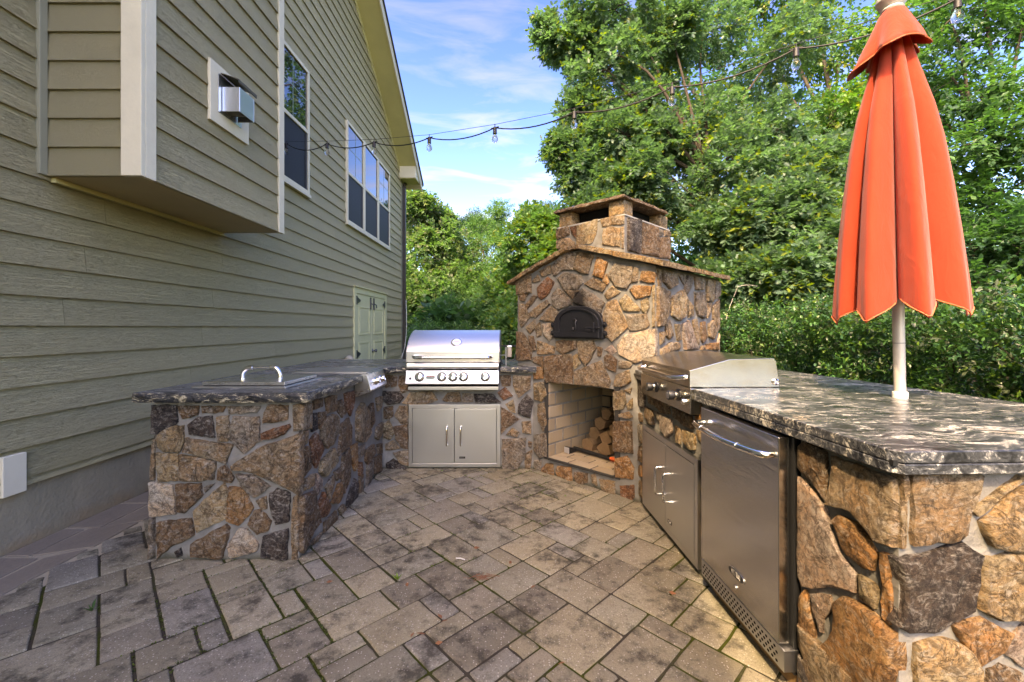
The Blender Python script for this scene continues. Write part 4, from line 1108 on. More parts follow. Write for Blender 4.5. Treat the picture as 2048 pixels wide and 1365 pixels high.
hp2 = [(-1.062-x, y, z) for x, y, z in hp][::-1]
hh = obj('hood_handle', MB().tube(hp, .0165, 12), CHROME, gr, smooth=True, sharp=60)
obj('hood_handle', MB().tube(hp2, .0165, 12), CHROME, gr, smooth=True, sharp=60)
obj('grip', MB().tube([(-.792, 3.764, 1.032), (-.27, 3.764, 1.032)], .0125, 12), STEEL, hh, smooth=True, sharp=60)
tcn = Vector((-.505, 3.905, 1.162)); tn = Vector((0, -.66, .75))
th = obj('thermometer', MB().lathe(tcn-tn*.012, tn, [(.052, 0), (.052, .014), (.049, .020), (.041, .021), (.040, .016), (.001, .016)], 24), CHROME, gr, smooth=True, sharp=40)
obj('dial', MB().lathe(tcn, tn, [(.0395, .003), (.0395, .0055), (.001, .0055)], 24), plain('dial_face', (.62, .68, .74), .3), th)
obj('needle', MB().hexa([tcn+tn*.006+Vector(v) for v in ((-.026, .0, 0), (.02, -.001, 0), (.02, .001, .002), (-.026, .001, .002), (-.026, 0, .001), (.02, 0, .001), (.02, .002, .003), (-.026, .002, .003))]), RED, th)
# control panel, sloped
pn = [(3.80, .785), (3.792, .80), (3.818, .912), (3.826, .920), (3.80, .925), (3.79, .938), (3.79, .972), (3.80, .980), (3.94, .982), (3.94, .785)]
obj('control_panel', xprism(gx0+.002, gx1-.006, [(3.80, .790), (3.793, .80), (3.822, .914), (3.94, .914), (3.94, .790)]), STEELW, gr, bevel=.003)
obj('front_lip', xprism(gx0+.012, gx1-.006, [(3.800, .9285), (3.795, .940), (3.795, .968), (3.803, .980), (3.95, .982), (3.95, .9285)]), STEELW, gr, bevel=.005)
obj('lip_shadow_gap', MB().box(gx0+.02, gx1-.02, 3.83, 3.93, .9145, .9282), SOOTSHADE, gr)  # black filler, shade under the lip put into its colour
obj('vent_gap', MB().box(gx0+.022, gx1-.012, 3.815, 3.93, .770, .7898), SOOTSHADE, gr)
obj('drip_tray_front', MB().box(gx0+.022, gx1-.010, 3.808, 3.93, .741, .7695), STEELD, gr, bevel=.002)
PF = Frame((0, 3.793, .80), (1, 0, 0), (0, -.969, .247), (0, .247, .969))
for x in (-.823, -.625, -.527, -.432, -.239):
    kb = obj('knob', MB().lathe(PF.w(x, .060, .0), PF.N, [(.040, 0), (.040, .006), (.034, .010), (.031, .014), (.0305, .036), (.026, .043), (.001, .046)], 22), CHROME, gr, smooth=True, sharp=45)
    obj('pointer', MB().fbox(PF, x-.002, x+.002, .060, .085, .0455, .0475), BLACK, kb)
    obj('bezel', MB().lathe(PF.w(x, .060, .0), PF.N, [(.044, 0), (.044, .004), (.0405, .005), (.0402, .0)], 22), BLACK, kb)
bd = obj('badge_plate', MB().prism([PF.w(-.725+a, .055+b, .0005) for a, b in ((-.042, 0), (-.036, .014), (.036, .014), (.042, 0), (.036, -.014), (-.036, -.014))], [PF.w(-.725+a, .055+b, .003) for a, b in ((-.042, 0), (-.036, .014), (.036, .014), (.042, 0), (.036, -.014), (-.036, -.014))]), CHROME, gr, bevel=.001)
obj('red_strip', MB().fbox(PF, -.757, -.735, .0615, .0655, .003, .0036).fbox(PF, -.732, -.718, .0595, .0660, .003, .0036).fbox(PF, -.714, -.70, .0615, .0655, .003, .0036).fbox(PF, -.697, -.69, .0615, .0655, .003, .0036), RED, bd)
obj('igniter_button', MB().lathe(PF.w(-.905, .045, 0), PF.N, [(.011, 0), (.011, .006), (.006, .009), (.001, .010)], 14), BLACK, gr, smooth=True, sharp=40)
# rotisserie motor behind the right end of the grill
rm = thing('rotisserie_motor', 'small grey motor on a bracket between the grill hood and the stone oven', 'motor', (0, 4.1, ZT))
obj('housing', MB().box(-.045, -.002, 4.06, 4.14, ZT+.075, ZT+.165), plain('motor_housing', (.30, .25, .22), .4, .4), rm, bevel=.006)
obj('cover_cap', MB().box(-.046, -.001, 4.058, 4.142, ZT+.1655, ZT+.185), GALV, rm, bevel=.006)
obj('bracket', MB().box(-.064, -.049, 4.06, 4.10, ZT+.001, ZT+.17).box(-.12, -.0645, 4.07, 4.075, ZT+.09, ZT+.1), GREYMETAL, rm)
obj('power_cord', MB().tube([(-.05, 4.05, ZT+.065), (-.02, 4.03, ZT+.045), (.01, 4.03, ZT+.045), (.03, 4.04, ZT+.075), (.035, 4.06, ZT+.1)], .006, 8), WIRE, rm, smooth=True)
obj('gas_hose', MB().tube([(-.105, 4.0, ZT+.06), (-.09, 3.98, ZT+.02), (-.065, 3.97, ZT+.012)], .006, 8), WIRE, rm, smooth=True)
# drop-in ice chest lid
ic = thing('drop_in_ice_chest', 'square steel ice chest lid with a fat D-handle set into the left granite top', 'ice chest', (-1.6, 2.72, ZT))
obj('rim', MB().box(-1.872, -1.320, 2.492, 2.972, ZT+.0006, ZT+.012), STEELD, ic, bevel=.003)
obj('lid', MB().box(-1.835, -1.345, 2.53, 2.945, ZT+.016, ZT+.036), STEEL, ic, bevel=.003)
obj('lid_gap', MB().box(-1.83, -1.35, 2.535, 2.94, ZT+.0122, ZT+.0158), SOOTSHADE, ic)
hx0, hx1, hy, hz0 = -1.70, -1.465, 2.70, ZT+.0365
def elbow(x, s): return [(x, hy, hz0), (x, hy, hz0+.03), (x+s*.008, hy, hz0+.048), (x+s*.022, hy, hz0+.062), (x+s*.04, hy, hz0+.068), (x+s*.062, hy, hz0+.068)]
h = obj('handle', MB().tube(elbow(hx0, 1), .0145, 14).lathe((hx0, hy, hz0), (0, 0, 1), [(.02, 0), (.02, .006), (.015, .009)], 14), CHROME, ic, smooth=True, sharp=50)
obj('handle', MB().tube(elbow(hx1, -1), .0145, 14).lathe((hx1, hy, hz0), (0, 0, 1), [(.02, 0), (.02, .006), (.015, .009)], 14), CHROME, ic, smooth=True, sharp=50)
obj('cross_bar', MB().tube([(hx0+.06, hy, hz0+.068), (hx1-.06, hy, hz0+.068)], .0085, 12), STEEL, h, smooth=True, sharp=50)
# side burner
sb = thing('side_burner', 'flush steel side burner cover with two knobs on the inner edge of the left counter', 'side burner', (-1.4, 3.5, ZT))
obj('cover', MB().box(-1.69, -1.125, 3.312, 3.69, ZT+.0008, ZT+.013), m_steel('speckled_cover_steel', (.50, .49, .46), .34, 'x'), sb, bevel=.003)
obj('trim', MB().box(-1.70, -1.10, 3.296, 3.3105, ZT+.0008, ZT+.010), STEELD, sb, bevel=.002)
prof = [(-1.184, .925), (-1.118, .948), (-1.092, .944), (-1.088, .930), (-1.060, .825), (-1.066, .812), (-1.184, .772)]
obj('control_panel', MB().prism([(x, 3.215, z) for x, z in prof], [(x, 3.625, z) for x, z in prof]), STEEL, sb, bevel=.003)
sn = Vector((.966, 0, .257))
for y in (3.36, 3.50):
    kb = obj('knob', MB().lathe(Vector((-1.074, y, .878)), sn, [(.030, -.002), (.030, .006), (.025, .010), (.024, .030), (.020, .036), (.001, .038)], 18), CHROME, sb, smooth=True, sharp=45)
obj('igniter_button', MB().lathe(Vector((-1.070, 3.28, .862)), sn, [(.008, -.001), (.008, .006), (.001, .008)], 12), CHROME, sb, smooth=True)
# griddle
gg = thing('griddle', 'flat griddle with a low wedge shaped steel lid on the right counter', 'griddle', K.w(.57, ZR_, -.25))
gp = [(.040, ZR_+.002), (.040, ZR_+.092), (-.174, ZR_+.150), (-.414, ZR_+.156), (-.426, ZR_+.140), (-.446, ZR_+.03), (-.446, ZR_+.002)]
obj('lid', MB().prism([K.w(.205, z, n) for n, z in gp], [K.w(.945, z, n) for n, z in gp]), STEELG, gg, bevel=.003)
obj('hinge_cap', MB().lathe(K.w(.9455, ZR_+.03, -.422), K.U, [(.017, 0), (.017, .008), (.011, .012), (.006, .009), (.001, .010)], 18), CHROME, gg, smooth=True, sharp=40)
hp = [K.w(.30, ZR_+.055, .041), K.w(.285, ZR_+.050, .075), K.w(.30, ZR_+.046, .092), K.w(.34, ZR_+.045, .096), K.w(.80, ZR_+.045, .096), K.w(.85, ZR_+.045, .094), K.w(.89, ZR_+.047, .082), K.w(.915, ZR_+.053, .06), K.w(.918, ZR_+.055, .041)]
obj('lid_handle', MB().tube(hp, .0125, 14), CHROME, gg, smooth=True, sharp=60)
obj('control_panel', MB().fbox(K, .215, .975, .845, ZR_+.0, -.03, .050), STEELG, gg, bevel=.003)
obj('panel_shadow_gap', MB().fbox(K, .225, .965, .838, .8445, -.03, .03), SOOTSHADE, gg)  # black strip painted as the shade below the panel
for u in (.50, .83):
    kb = obj('knob', MB().lathe(K.w(u, .925, .050), K.N, [(.030, 0), (.030, .004), (.024, .008), (.020, .016), (.020, .026), (.026, .030), (.027, .058), (.024, .062), (.001, .062)], 20), BLACK, gg, smooth=True, sharp=45)
    obj('knob_face', MB().lathe(K.w(u, .925, .050), K.N, [(.020, .0622), (.019, .0634), (.001, .0634)], 20), CHROME, kb, smooth=True, sharp=30)
    obj('collar_ring', MB().lathe(K.w(u, .925, .050), K.N, [(.0205, .017), (.0235, .018), (.0235, .026), (.0205, .027)], 20), CHROME, kb, smooth=True, sharp=45)
    obj('base_ring', MB().lathe(K.w(u, .925, .050), K.N, [(.033, .0005), (.033, .006), (.0305, .007)], 20), BLACK, kb)
obj('igniter_button', MB().lathe(K.w(.925, .905, .050), K.N, [(.016, 0), (.016, .02), (.012, .026), (.001, .028)], 16), CHROME, gg, smooth=True, sharp=45)
# refrigerator
fg = thing('refrigerator', 'undercounter refrigerator with dark brushed steel door and bowed bar handle', 'refrigerator', K.w(1.4, 0, 0))
obj('cabinet', MB().fbox(K, 1.082, 1.690, .07, .907, -.69, .006), BLACK, fg)
d = obj('door', MB().fbox(K, 1.092, 1.672, .168, .906, .009, .050), STEELV, fg, bevel=.003)
obj('door_gasket', MB().fbox(K, 1.10, 1.664, .175, .90, .0062, .0088), plain('grey_gasket', (.05, .05, .05), .7), fg)
hb = MB(); uA, uB, zh = 1.125, 1.645, .838
arc = [K.w(uA, zh, .051), K.w(uA-.004, zh, .085), K.w(uA+.012, zh, .103)]
bow = [K.w(uA+.012+(uB-uA-.024)*t, zh, .103+.030*math.sin(math.pi*t)) for t in np.linspace(.04, .96, 13)]
obj('handle', MB().tube(arc+bow+[K.w(uB-.012, zh, .103), K.w(uB+.004, zh, .085), K.w(uB, zh, .051)], .0135, 14), CHROME, d, smooth=True, sharp=60)
for t in (.22, .80):
    a = K.w(uA+.012+(uB-uA-.024)*t, zh, .103+.030*math.sin(math.pi*t)); obj('collar', MB().lathe(a-K.U*.004, K.U, [(.0132, 0), (.0150, .001), (.0150, .008), (.0132, .009)], 14), CHROME, d, smooth=True, sharp=40)
ang = [2*math.pi*k/28 for k in range(28)]
def oval(u, z, a, b): return [(u+a*math.copysign(abs(math.cos(t))**.7, math.cos(t)), z+b*math.copysign(abs(math.sin(t))**.8, math.sin(t))) for t in ang]
ub, zb_ = 1.405, .262
ob = obj('badge_rim', MB().prism([K.w(u, z, .0505) for u, z in oval(ub, zb_, .060, .0195)], [K.w(u, z, .0535) for u, z in oval(ub, zb_, .060, .0195)]), CHROME, d, bevel=.001)
bf = obj('badge_face', MB().prism([K.w(u, z, .0535) for u, z in oval(ub, zb_, .055, .0155)], [K.w(u, z, .0542) for u, z in oval(ub, zb_, .055, .0155)]), BLACK, d)
lettering('BULL', K, ub, zb_, .0548, .030, CHROME, d)
obj('lock', MB().lathe(K.w(1.40, .205, .0505), K.N, [(.009, 0), (.009, .004), (.004, .006), (.001, .006)], 12), CHROME, d, smooth=True)
kk = obj('kick_plate', MB().fbox(K, 1.088, 1.694, .082, .160, -.01, .046), STEELD, fg, bevel=.003)
sm = MB(); nc = 24
for r in range(4):
    for c in range(nc):
        u = 1.108+c*.0238+(.0119 if r % 2 else 0); z = .098+r*.0148
        if u+.010 < 1.672:
            o8 = [(u+.0068*math.cos(t), z+.0048*math.sin(t)) for t in [2*math.pi*k/8 for k in range(8)]]
            sm.prism([K.w(a, b, .0462) for a, b in o8], [K.w(a, b, .0468) for a, b in o8])
stuff(obj('vent_slots', sm, SOOTSHADE, kk))
obj('toe_recess', MB().fbox(K, 1.085, 1.697, .0, .078, -.02, -.012), plain('bare_plywood_base', (.28, .16, .07), .8), fg)

# small pale stone left by the wall
bs = MB().lathe((-2.76, 7.25, .69), (0, 0, 1), [(.03, 0), (.065, .03), (.072, .07), (.06, .10), (.03, .125), (.001, .128)], 10)
for v in bs.v: v += Vector((random.uniform(-.010, .010), random.uniform(-.012, .012), random.uniform(-.008, .008)))
tag(obj('garden_rock', bs, BEIGESTONE, None, smooth=True, origin=(-2.76, 7.25, .69)), 'lumpy pale beige rock behind the granite top beside the storage doors', 'rock')
ps = thing('stone_plinth', 'short grey block under the pale rock by the house wall', 'plinth', (-2.76, 7.25, 0)); obj('block', MB().box(-2.86, -2.66, 7.15, 7.35, -.06, .70), MORTAR, ps)

# ------------------------------------------------------------------ umbrella
ubx, uby = 1.749, 1.927
um = thing('umbrella', 'folded orange patio umbrella on a grey pole standing through the granite top', 'umbrella', (ubx, uby, ZR_))
def axis(z): return Vector((ubx-.054*(z-ZR_)/1.78, uby-.02*(z-ZR_)/1.78, z))
obj('pole', MB().tube([axis(ZR_-.02), axis(1.22), axis(1.8), axis(2.72)], .0215, 20), POLEM, um, smooth=True, sharp=50)
obj('sleeve', MB().lathe(axis(ZR_+.0005), (0, 0, 1), [(.028, 0), (.0285, .026), (.027, .030), (.022, .030)], 24), WHITEPL, um, smooth=True, sharp=40)
obj('pole_ring', MB().tube([axis(1.228), axis(1.231)], .0222, 20), GREYMETAL, um)
NP = 8; MU = 26; rr = random.Random(4)
ph = [rr.uniform(-.12, .12) for _ in range(NP)]; amp = [rr.uniform(.55, 1.25) for _ in range(NP)]; lowz = [rr.uniform(-.035, .02) for _ in range(NP)]; twist = rr.uniform(.1, .2)
prof = [(2.64, .044), (2.55, .064), (2.42, .095), (2.25, .140), (2.10, .170), (1.90, .197), (1.70, .219), (1.52, .236), (1.44, .243), (1.385, .248)]
def canopy_mesh(prof, hem=True, depth=1.0, seed=0):
    m = NP*MU; rows = []
    zs = []
    for (z0, r0), (z1, r1) in zip(prof[:-1], prof[1:]):
        for k in range(5): zs.append((z0+(z1-z0)*k/5, r0+(r1-r0)*k/5))
    zs.append(prof[-1])
    V = []
    for iz, (z, r) in enumerate(zs):
        t = iz/(len(zs)-1)
        for k in range(m):
            a = 2*math.pi*k/m; p = (k/MU) % NP; i = int(p); f = p-i
            # each gore folds outward into a rounded pleat with a sharp valley between
            fold = math.sin(math.pi*(f**(1+.5*ph[i]*4)))**.62
            lean = .30*math.sin(math.pi*f)*(ph[i]*4)
            d = (.26+.34*min(1, t*2.2))*depth
            rad = r*(1-d+d*fold*(.86+.14*amp[i]))
            rad *= 1+.05*math.sin(2*math.pi*f*2+i*1.7)*t*min(1, 3*f*(1-f)*2)
            aa = a+lean*.35*min(1, t*3)+twist*t*.25
            zz = z
            if hem:
                h = max(0, (t-.86)/.14); zz += h*(.045-.095*(1-abs(2*f-1))**.9 + lowz[i])
            c = axis(zz); V.append(Vector((c.x+rad*math.cos(aa), c.y+rad*math.sin(aa), zz)))
    n = len(zs)
    F = [(j*m+k, j*m+(k+1) % m, (j+1)*m+(k+1) % m, (j+1)*m+k) for j in range(n-1) for k in range(m)]
    return MB().add(V, F), m, n
cm, m, n = canopy_mesh(prof)
o = obj('canopy', cm, FABRIC, um, smooth=True, sharp=65)
sd_ = o.modifiers.new('thickness', 'SOLIDIFY'); sd_.thickness = .003
hemv = cm.v[-m:]
obj('hem_binding', MB().tube([hemv[k % m]+Vector((0, 0, .004)) for k in range(0, m+2, 2)], .0028, 5, cap=False), HEM, um)
def cap_mesh():
    m = 96; V = []; zs = [(2.712, .034), (2.70, .048), (2.66, .066), (2.62, .083), (2.58, .100), (2.545, .110), (2.515, .124)]
    for j, (z, r) in enumerate(zs):
        t = j/(len(zs)-1)
        for k in range(m):
            a = 2*math.pi*k/m; w = math.sin(5*a+.6)*.7+math.sin(8*a+2)*.45+math.sin(3*a)*.3
            rad = r*(1+.21*w*t**1.2)*(1-.20*t*math.cos(a)); zz = z-.022*t*math.sin(2*a+2.6)-.016*w*t-.035*t*math.cos(a-math.pi*1.02)*1.0
            c = axis(zz); V.append(Vector((c.x+rad*math.cos(a), c.y+rad*math.sin(a), zz)))
    return MB().add(V, [(j*m+k, j*m+(k+1) % m, (j+1)*m+(k+1) % m, (j+1)*m+k) for j in range(len(zs)-1) for k in range(m)]), m
cp, m2 = cap_mesh()
o = obj('vent_cap', cp, FABRIC, um, smooth=True, sharp=70); s2 = o.modifiers.new('thickness', 'SOLIDIFY'); s2.thickness = .003
obj('cap_binding', MB().tube([cp.v[-m2+k % m2]+Vector((0, 0, .002)) for k in range(0, m2+2, 2)], .0028, 5, cap=False), HEM, um)
obj('finial', MB().lathe(axis(2.708), (-.03, -.01, 1), [(.040, 0), (.043, .006), (.036, .016), (.050, .030), (.058, .046), (.057, .050), (.058, .054), (.050, .078), (.030, .094), (.001, .098)], 24), CREAMPL, um, smooth=True, sharp=35)

# ------------------------------------------------------------------ string lights
sg = thing('string_lights', 'black festoon cable with clear bulbs sagging from the house across to the trees', 'string lights', (-2.8, 5.3, 3.57))
ys = [288, 288, 285, 276, 256, 225, 175, 98, -2, -150]
pts = []
for i in range(10):
    x, d = -2.796+.6606*i, 5.3-.364*i; pts.append(Vector((x, d, 1.3+(655-ys[i])*d/855)))
pts.append(Vector((4.9, 1.35, 4.3)))
cab = [Vector((-2.885, 5.30, 3.60)), Vector((-2.84, 5.30, 3.58))]
for i in range(10):
    a, b = pts[i], pts[i+1]; sag = .055
    for k in range(9): 
        t = k/9; v = a.lerp(b, t); v.z -= sag*4*t*(1-t)*(1 if i else 1.4); cab.append(v)
cab.append(pts[-1])
obj('cable', MB().tube(cab, .0055, 7), WIRE, sg, smooth=True)
wr = [Vector((-2.885, 5.31, 3.625))]
for i in range(10):
    for k in range(4):
        t = k/4; v = pts[i].lerp(pts[i+1], t); v.z += .030; wr.append(v)
obj('support_wire', MB().tube(wr, .0022, 5), STEELWIRE, sg)
obj('wall_hook', MB().box(-2.884, -2.872, 5.28, 5.34, 3.58, 3.66).tube([(-2.872, 5.31, 3.63), (-2.84, 5.31, 3.63), (-2.835, 5.31, 3.60)], .004, 6), GREYMETAL, sg)
for i in range(9):
    p = pts[i]; dn = Vector((0.0, 0, -1))
    k = obj('socket', MB().lathe(p+Vector((0, 0, .006)), dn, [(.011, 0), (.0165, .006), (.0165, .016), (.0175, .020), (.0175, .054), (.019, .056), (.019, .060), (.001, .060)], 14).tube([p+Vector((-.034, .018, .0)), p+Vector((.034, -.018, .0))], [.006, .006], 8).tube([p+Vector((0, 0, .004)), p+Vector((0, 0, .034))], .004, 6), WIRE, sg, smooth=True, sharp=45, origin=p)
    q0 = p+dn*.054
    obj('bulb', MB().lathe(q0, dn, [(.013, 0), (.0145, .012), (.021, .026), (.0275, .042), (.0285, .052), (.025, .066), (.015, .076), (.001, .079)], 18), BULB, k, smooth=True, origin=q0)
    obj('filament', MB().tube([q0+Vector((-.006, 0, -.01)), q0+Vector((-.008, 0, -.035)), q0+Vector((0, 0, -.048)), q0+Vector((.008, 0, -.035)), q0+Vector((.006, 0, -.01))], .0012, 5), FILAM, k)
# ------------------------------------------------------------------ vegetation
def unit(a): return a/np.maximum(np.linalg.norm(a, axis=-1, keepdims=True), 1e-9)
SHAPES = {
 'ovate': (np.array([(0, 0, 0), (.42, .5, .06), (.62, .40, .07), (1, 0, 0), (.62, -.40, .07), (.42, -.5, .06)]), [(0, 1, 2, 3), (0, 3, 4, 5)]),
 'small': (np.array([(0, 0, 0), (.5, .5, .08), (1, 0, 0), (.5, -.5, .08)]), [(0, 1, 2), (0, 2, 3)]),
 'oak': (np.array([(0, 0, 0), (.30, .22, .03), (.36, .50, .06), (.46, .16, .02), (.60, .56, .07), (.66, .16, .02), (.82, .36, .05), (1, 0, 0), (.82, -.36, .05), (.66, -.16, .02), (.60, -.56, .07), (.46, -.16, .02), (.36, -.50, .06), (.30, -.22, .03)]),
         [(0, 1, 2, 3), (0, 3, 4, 5), (0, 5, 6, 7), (0, 7, 8, 9), (0, 9, 10, 11), (0, 11, 12, 13)]),
}
def leaf_obj(name, parent, P, D, N, L, Wd, shape, col, mat):
    T, F = SHAPES[shape]; n = len(P); k = len(T)
    D = unit(D); Sd = unit(np.cross(N, D)); N = np.cross(D, Sd)
    V = P[:, None, :]+D[:, None, :]*(L[:, None]*T[None, :, 0])[..., None]+Sd[:, None, :]*(Wd[:, None]*T[None, :, 1])[..., None]+N[:, None, :]*(L[:, None]*T[None, :, 2])[..., None]
    base = np.array(worldloc(parent)) if parent else np.zeros(3)
    V = (V-base).reshape(-1, 3).astype(np.float32)
    sizes = np.array([len(f) for f in F]); flat = np.concatenate([np.array(f) for f in F])
    loops = (flat[None, :]+(np.arange(n)*k)[:, None]).ravel().astype(np.int32)
    ls = np.tile(sizes, n); st = np.concatenate([[0], np.cumsum(ls)[:-1]]).astype(np.int32)
    me = bpy.data.meshes.new(name); me.vertices.add(n*k); me.vertices.foreach_set('co', V.ravel())
    me.loops.add(len(loops)); me.loops.foreach_set('vertex_index', loops); me.polygons.add(len(st)); me.polygons.foreach_set('loop_start', st)
    me.update(calc_edges=True)
    at_ = me.attributes.new('tone', 'FLOAT_COLOR', 'POINT')
    c4 = np.concatenate([np.repeat(col, k, axis=0), np.ones((n*k, 1))], axis=1).astype(np.float32); at_.data.foreach_set('color', c4.ravel())
    me.materials.append(mat); o = bpy.data.objects.new(name, me); C.objects.link(o)
    if parent: o.parent = parent
    return o
def rnd(n, k=3): return RNG.normal(size=(n, k))
def pick(cols, n, jit=.12):
    c = np.array(cols)[RNG.integers(0, len(cols), n)]; return np.clip(c*(1+RNG.normal(0, jit, (n, 1))), .004, .6)
def foliage(centers, radii, n_clump, per, leafL, shape, cols, spray=.35, droop=.25, flat=.5, wr=.5, sub=7, shell=.5, tips=None):
    """leafy sprays through a set of rounded boughs; each bough is broken into sub-clumps with gaps between"""
    P = []; D = []; N = []; L = []; Cc = []; subs = []
    for c, r in zip(centers, radii):
        c = np.array(c); r = np.array(r)*np.ones(3)
        for s in range(sub):
            u = unit(rnd(1))[0]; u[2] *= .8
            sc = c+u*r*RNG.uniform(.35, .85); sr = r*RNG.uniform(.30, .55); subs.append((c, sc))
            m = max(3, int(n_clump*RNG.uniform(.6, 1.4)))
            d = unit(rnd(m)); rad = shell+(1-shell)*RNG.random((m, 1))**.6
            cp = sc+d*sr*rad*np.array([1, 1, .75]); ax = unit(d*.7+unit(cp-c)*.7+rnd(m)*.35+np.array([0, 0, -droop]))
            tone = RNG.normal(0, .13, (m, 1)); ci = RNG.integers(0, len(cols), m)
            t = np.tile(np.linspace(.1, 1, per), (m, 1))+RNG.uniform(-.05, .05, (m, per))
            side = unit(np.cross(ax, np.array([0, 0, 1.0])+rnd(m)*.15)); upv = unit(np.cross(side, ax))
            ang = np.arange(per)*2.4+RNG.uniform(0, 6, (m, 1))
            sl = spray*RNG.uniform(.7, 1.3, (m, 1))
            p = cp[:, None]+ax[:, None]*(t*sl)[..., None]
            p[..., 2] -= droop*(t**2*sl)*.5
            rd = side[:, None]*np.cos(ang)[..., None]+upv[:, None]*(np.sin(ang)*(1-flat))[..., None]
            dd = unit(ax[:, None]*RNG.uniform(.35, .9, (m, per, 1))+rd*.9+np.array([0, 0, -droop*.6])+RNG.normal(0, .18, (m, per, 3)))
            nn = unit(upv[:, None]*.7+np.array([0, 0, .55])+RNG.normal(0, .42, (m, per, 3)))
            P.append(p.reshape(-1, 3)); D.append(dd.reshape(-1, 3)); N.append(nn.reshape(-1, 3)); L.append((leafL*RNG.uniform(.65, 1.25, (m, per))).ravel())
            cc = np.array(cols)[ci]*(1+tone); cc = np.repeat(cc, per, axis=0)*(1+RNG.normal(0, .10, (m*per, 1)))
            if tips is not None:
                young = (t.ravel() > .8) & (np.repeat(RNG.random(m), per) < tips[0]); cc[young] = np.array(tips[1])*(1+RNG.normal(0, .1, (young.sum(), 1)))
            Cc.append(cc)
    P, D, N, L, Cc = map(np.concatenate, (P, D, N, L, Cc)); return P, D, N, L, L*wr*RNG.uniform(.8, 1.2, len(L)), np.clip(Cc, .004, .6), subs
def limb(mb, a, b, r0, r1, seg=7, wob=.12, steps=6, rng=random):
    a, b = Vector(a), Vector(b); L = (b-a).length; pts = []
    ox, oy = Vector((rng.gauss(0, 1), rng.gauss(0, 1), rng.gauss(0, .5)))*wob*L*.25, Vector((rng.gauss(0, 1), rng.gauss(0, 1), 0))*wob*L*.12
    for k in range(steps+1):
        t = k/steps; pts.append(a.lerp(b, t)+ox*math.sin(math.pi*t)+oy*math.sin(2*math.pi*t)+Vector((0, 0, L*.06*math.sin(math.pi*t))))
    mb.tube(pts, [r0+(r1-r0)*k/steps for k in range(steps+1)], seg, cap=False); return pts
def tree(name, label, cat, base, lobes, trunk_r, kw, bark=BARK, mat=LEAF, fork=.35, group=None, second=None, twigs=True):
    o = thing(name, label, cat, base, group)
    cs = [at(x, y, d) for x, y, d, r in lobes]; rs = [r for *_, r in lobes]
    P, D, N, L, Wd, cc, subs = foliage(cs, rs, **kw)
    leaf_obj('crown', o, P, D, N, L, Wd, kw['shape'], cc, mat)
    mb = MB(); base = Vector(base); topz = max(c.z for c in cs)*.62+.38*sum(c.z for c in cs)/len(cs); mid = sum(cs, Vector())/len(cs)
    tip = Vector((base.x*.35+mid.x*.65, base.y*.35+mid.y*.65, topz*.62))
    tp = limb(mb, base-Vector((0, 0, .1)), tip, trunk_r, trunk_r*.18, 10, .06, 14)
    for c, r in zip(cs, rs):
        hgt = max(base.z+.8, c.z-.45*math.hypot(c.x-base.x, c.y-base.y)-.2); s = min(tp, key=lambda p: abs(p.z-min(hgt, tip.z*.95)))
        lr = max(.014, min(trunk_r*.36, .016+.009*(c-s).length)); limb(mb, s, c, lr, lr*.35, 7, .14, 7)
    if twigs:
        for c, sc in subs: limb(mb, c, sc, .014, .004, 4, .2, 3)
    obj('trunk', mb, bark, o, smooth=True, fix=False); return o, len(P)
CNT = {}
OAKC = [(0.090, 0.167, 0.099), (0.103, 0.186, 0.106), (0.076, 0.145, 0.093), (0.112, 0.204, 0.117), (0.093, 0.169, 0.106)]
oak = [(1118, 62, 9.2, .42), (1165, 95, 9.3, .35), (1230, 20, 9, .8), (1215, 140, 9, .7), (1165, 228, 9, .42), (1135, 300, 8.8, .35), (1165, 350, 8.6, .42), (1250, 270, 8.6, .75), (1290, 200, 8.8, .45), (1330, 290, 8.4, .5), (1340, 60, 9.3, .6), (1310, 110, 9.6, .85), (1410, 50, 10, 1.0), (1400, 240, 9, .85), (1240, 385, 8.3, .48), (1190, 420, 8.2, .30), (1350, 360, 8, .75), (1470, 330, 8, .8), (1440, 470, 7.6, .62), (1560, 430, 7, .6), (1600, 545, 6.4, .42), (1520, 560, 6.6, .4), (1560, 260, 8.5, .8), (1630, 350, 7.6, .6), (1560, 100, 10, 1.0), (1640, 480, 6.6, .5), (1600, 640, 6.2, .32), (1545, 680, 6.2, .26), (1480, 560, 7.2, .45), (1690, 560, 6.3, .35), (1500, 440, 7.4, .55)]
_, CNT['oak'] = tree('oak_tree', 'big oak with lobed grey green leaves reaching over behind the pizza oven', 'tree', (4.3, 8.0, -.06), oak, .11, dict(n_clump=54, per=12, leafL=.092, shape='oak', cols=OAKC, spray=.30, droop=.22, flat=.45, wr=.72, sub=8, tips=(.20, (.16, .20, .03))), BARKD)
vine = [(1650, 70, 11, 1.1), (1560, -10, 11.5, 1.1), (1710, 170, 10.5, .9), (1470, -40, 12, 1.2), (1800, 40, 10.2, .9), (1660, 250, 10, .8), (1800, 200, 10.5, .9), (1640, -80, 11, 1.2), (1690, 380, 9.5, .8), (1820, 330, 9.8, .7)]
_, CNT['vine'] = tree('maple_tree', 'yellow green tree with drooping sprays above the oak and behind the umbrella top', 'tree', (8.2, 11, -.06), vine, .22, dict(n_clump=50, per=11, leafL=.10, shape='ovate', cols=[(0.101, 0.229, 0.053), (0.080, 0.209, 0.057), (0.133, 0.229, 0.053), (0.065, 0.171, 0.057)], spray=.42, droop=.55, flat=.3, wr=.55, sub=8, tips=(.25, (.26, .27, .04))))
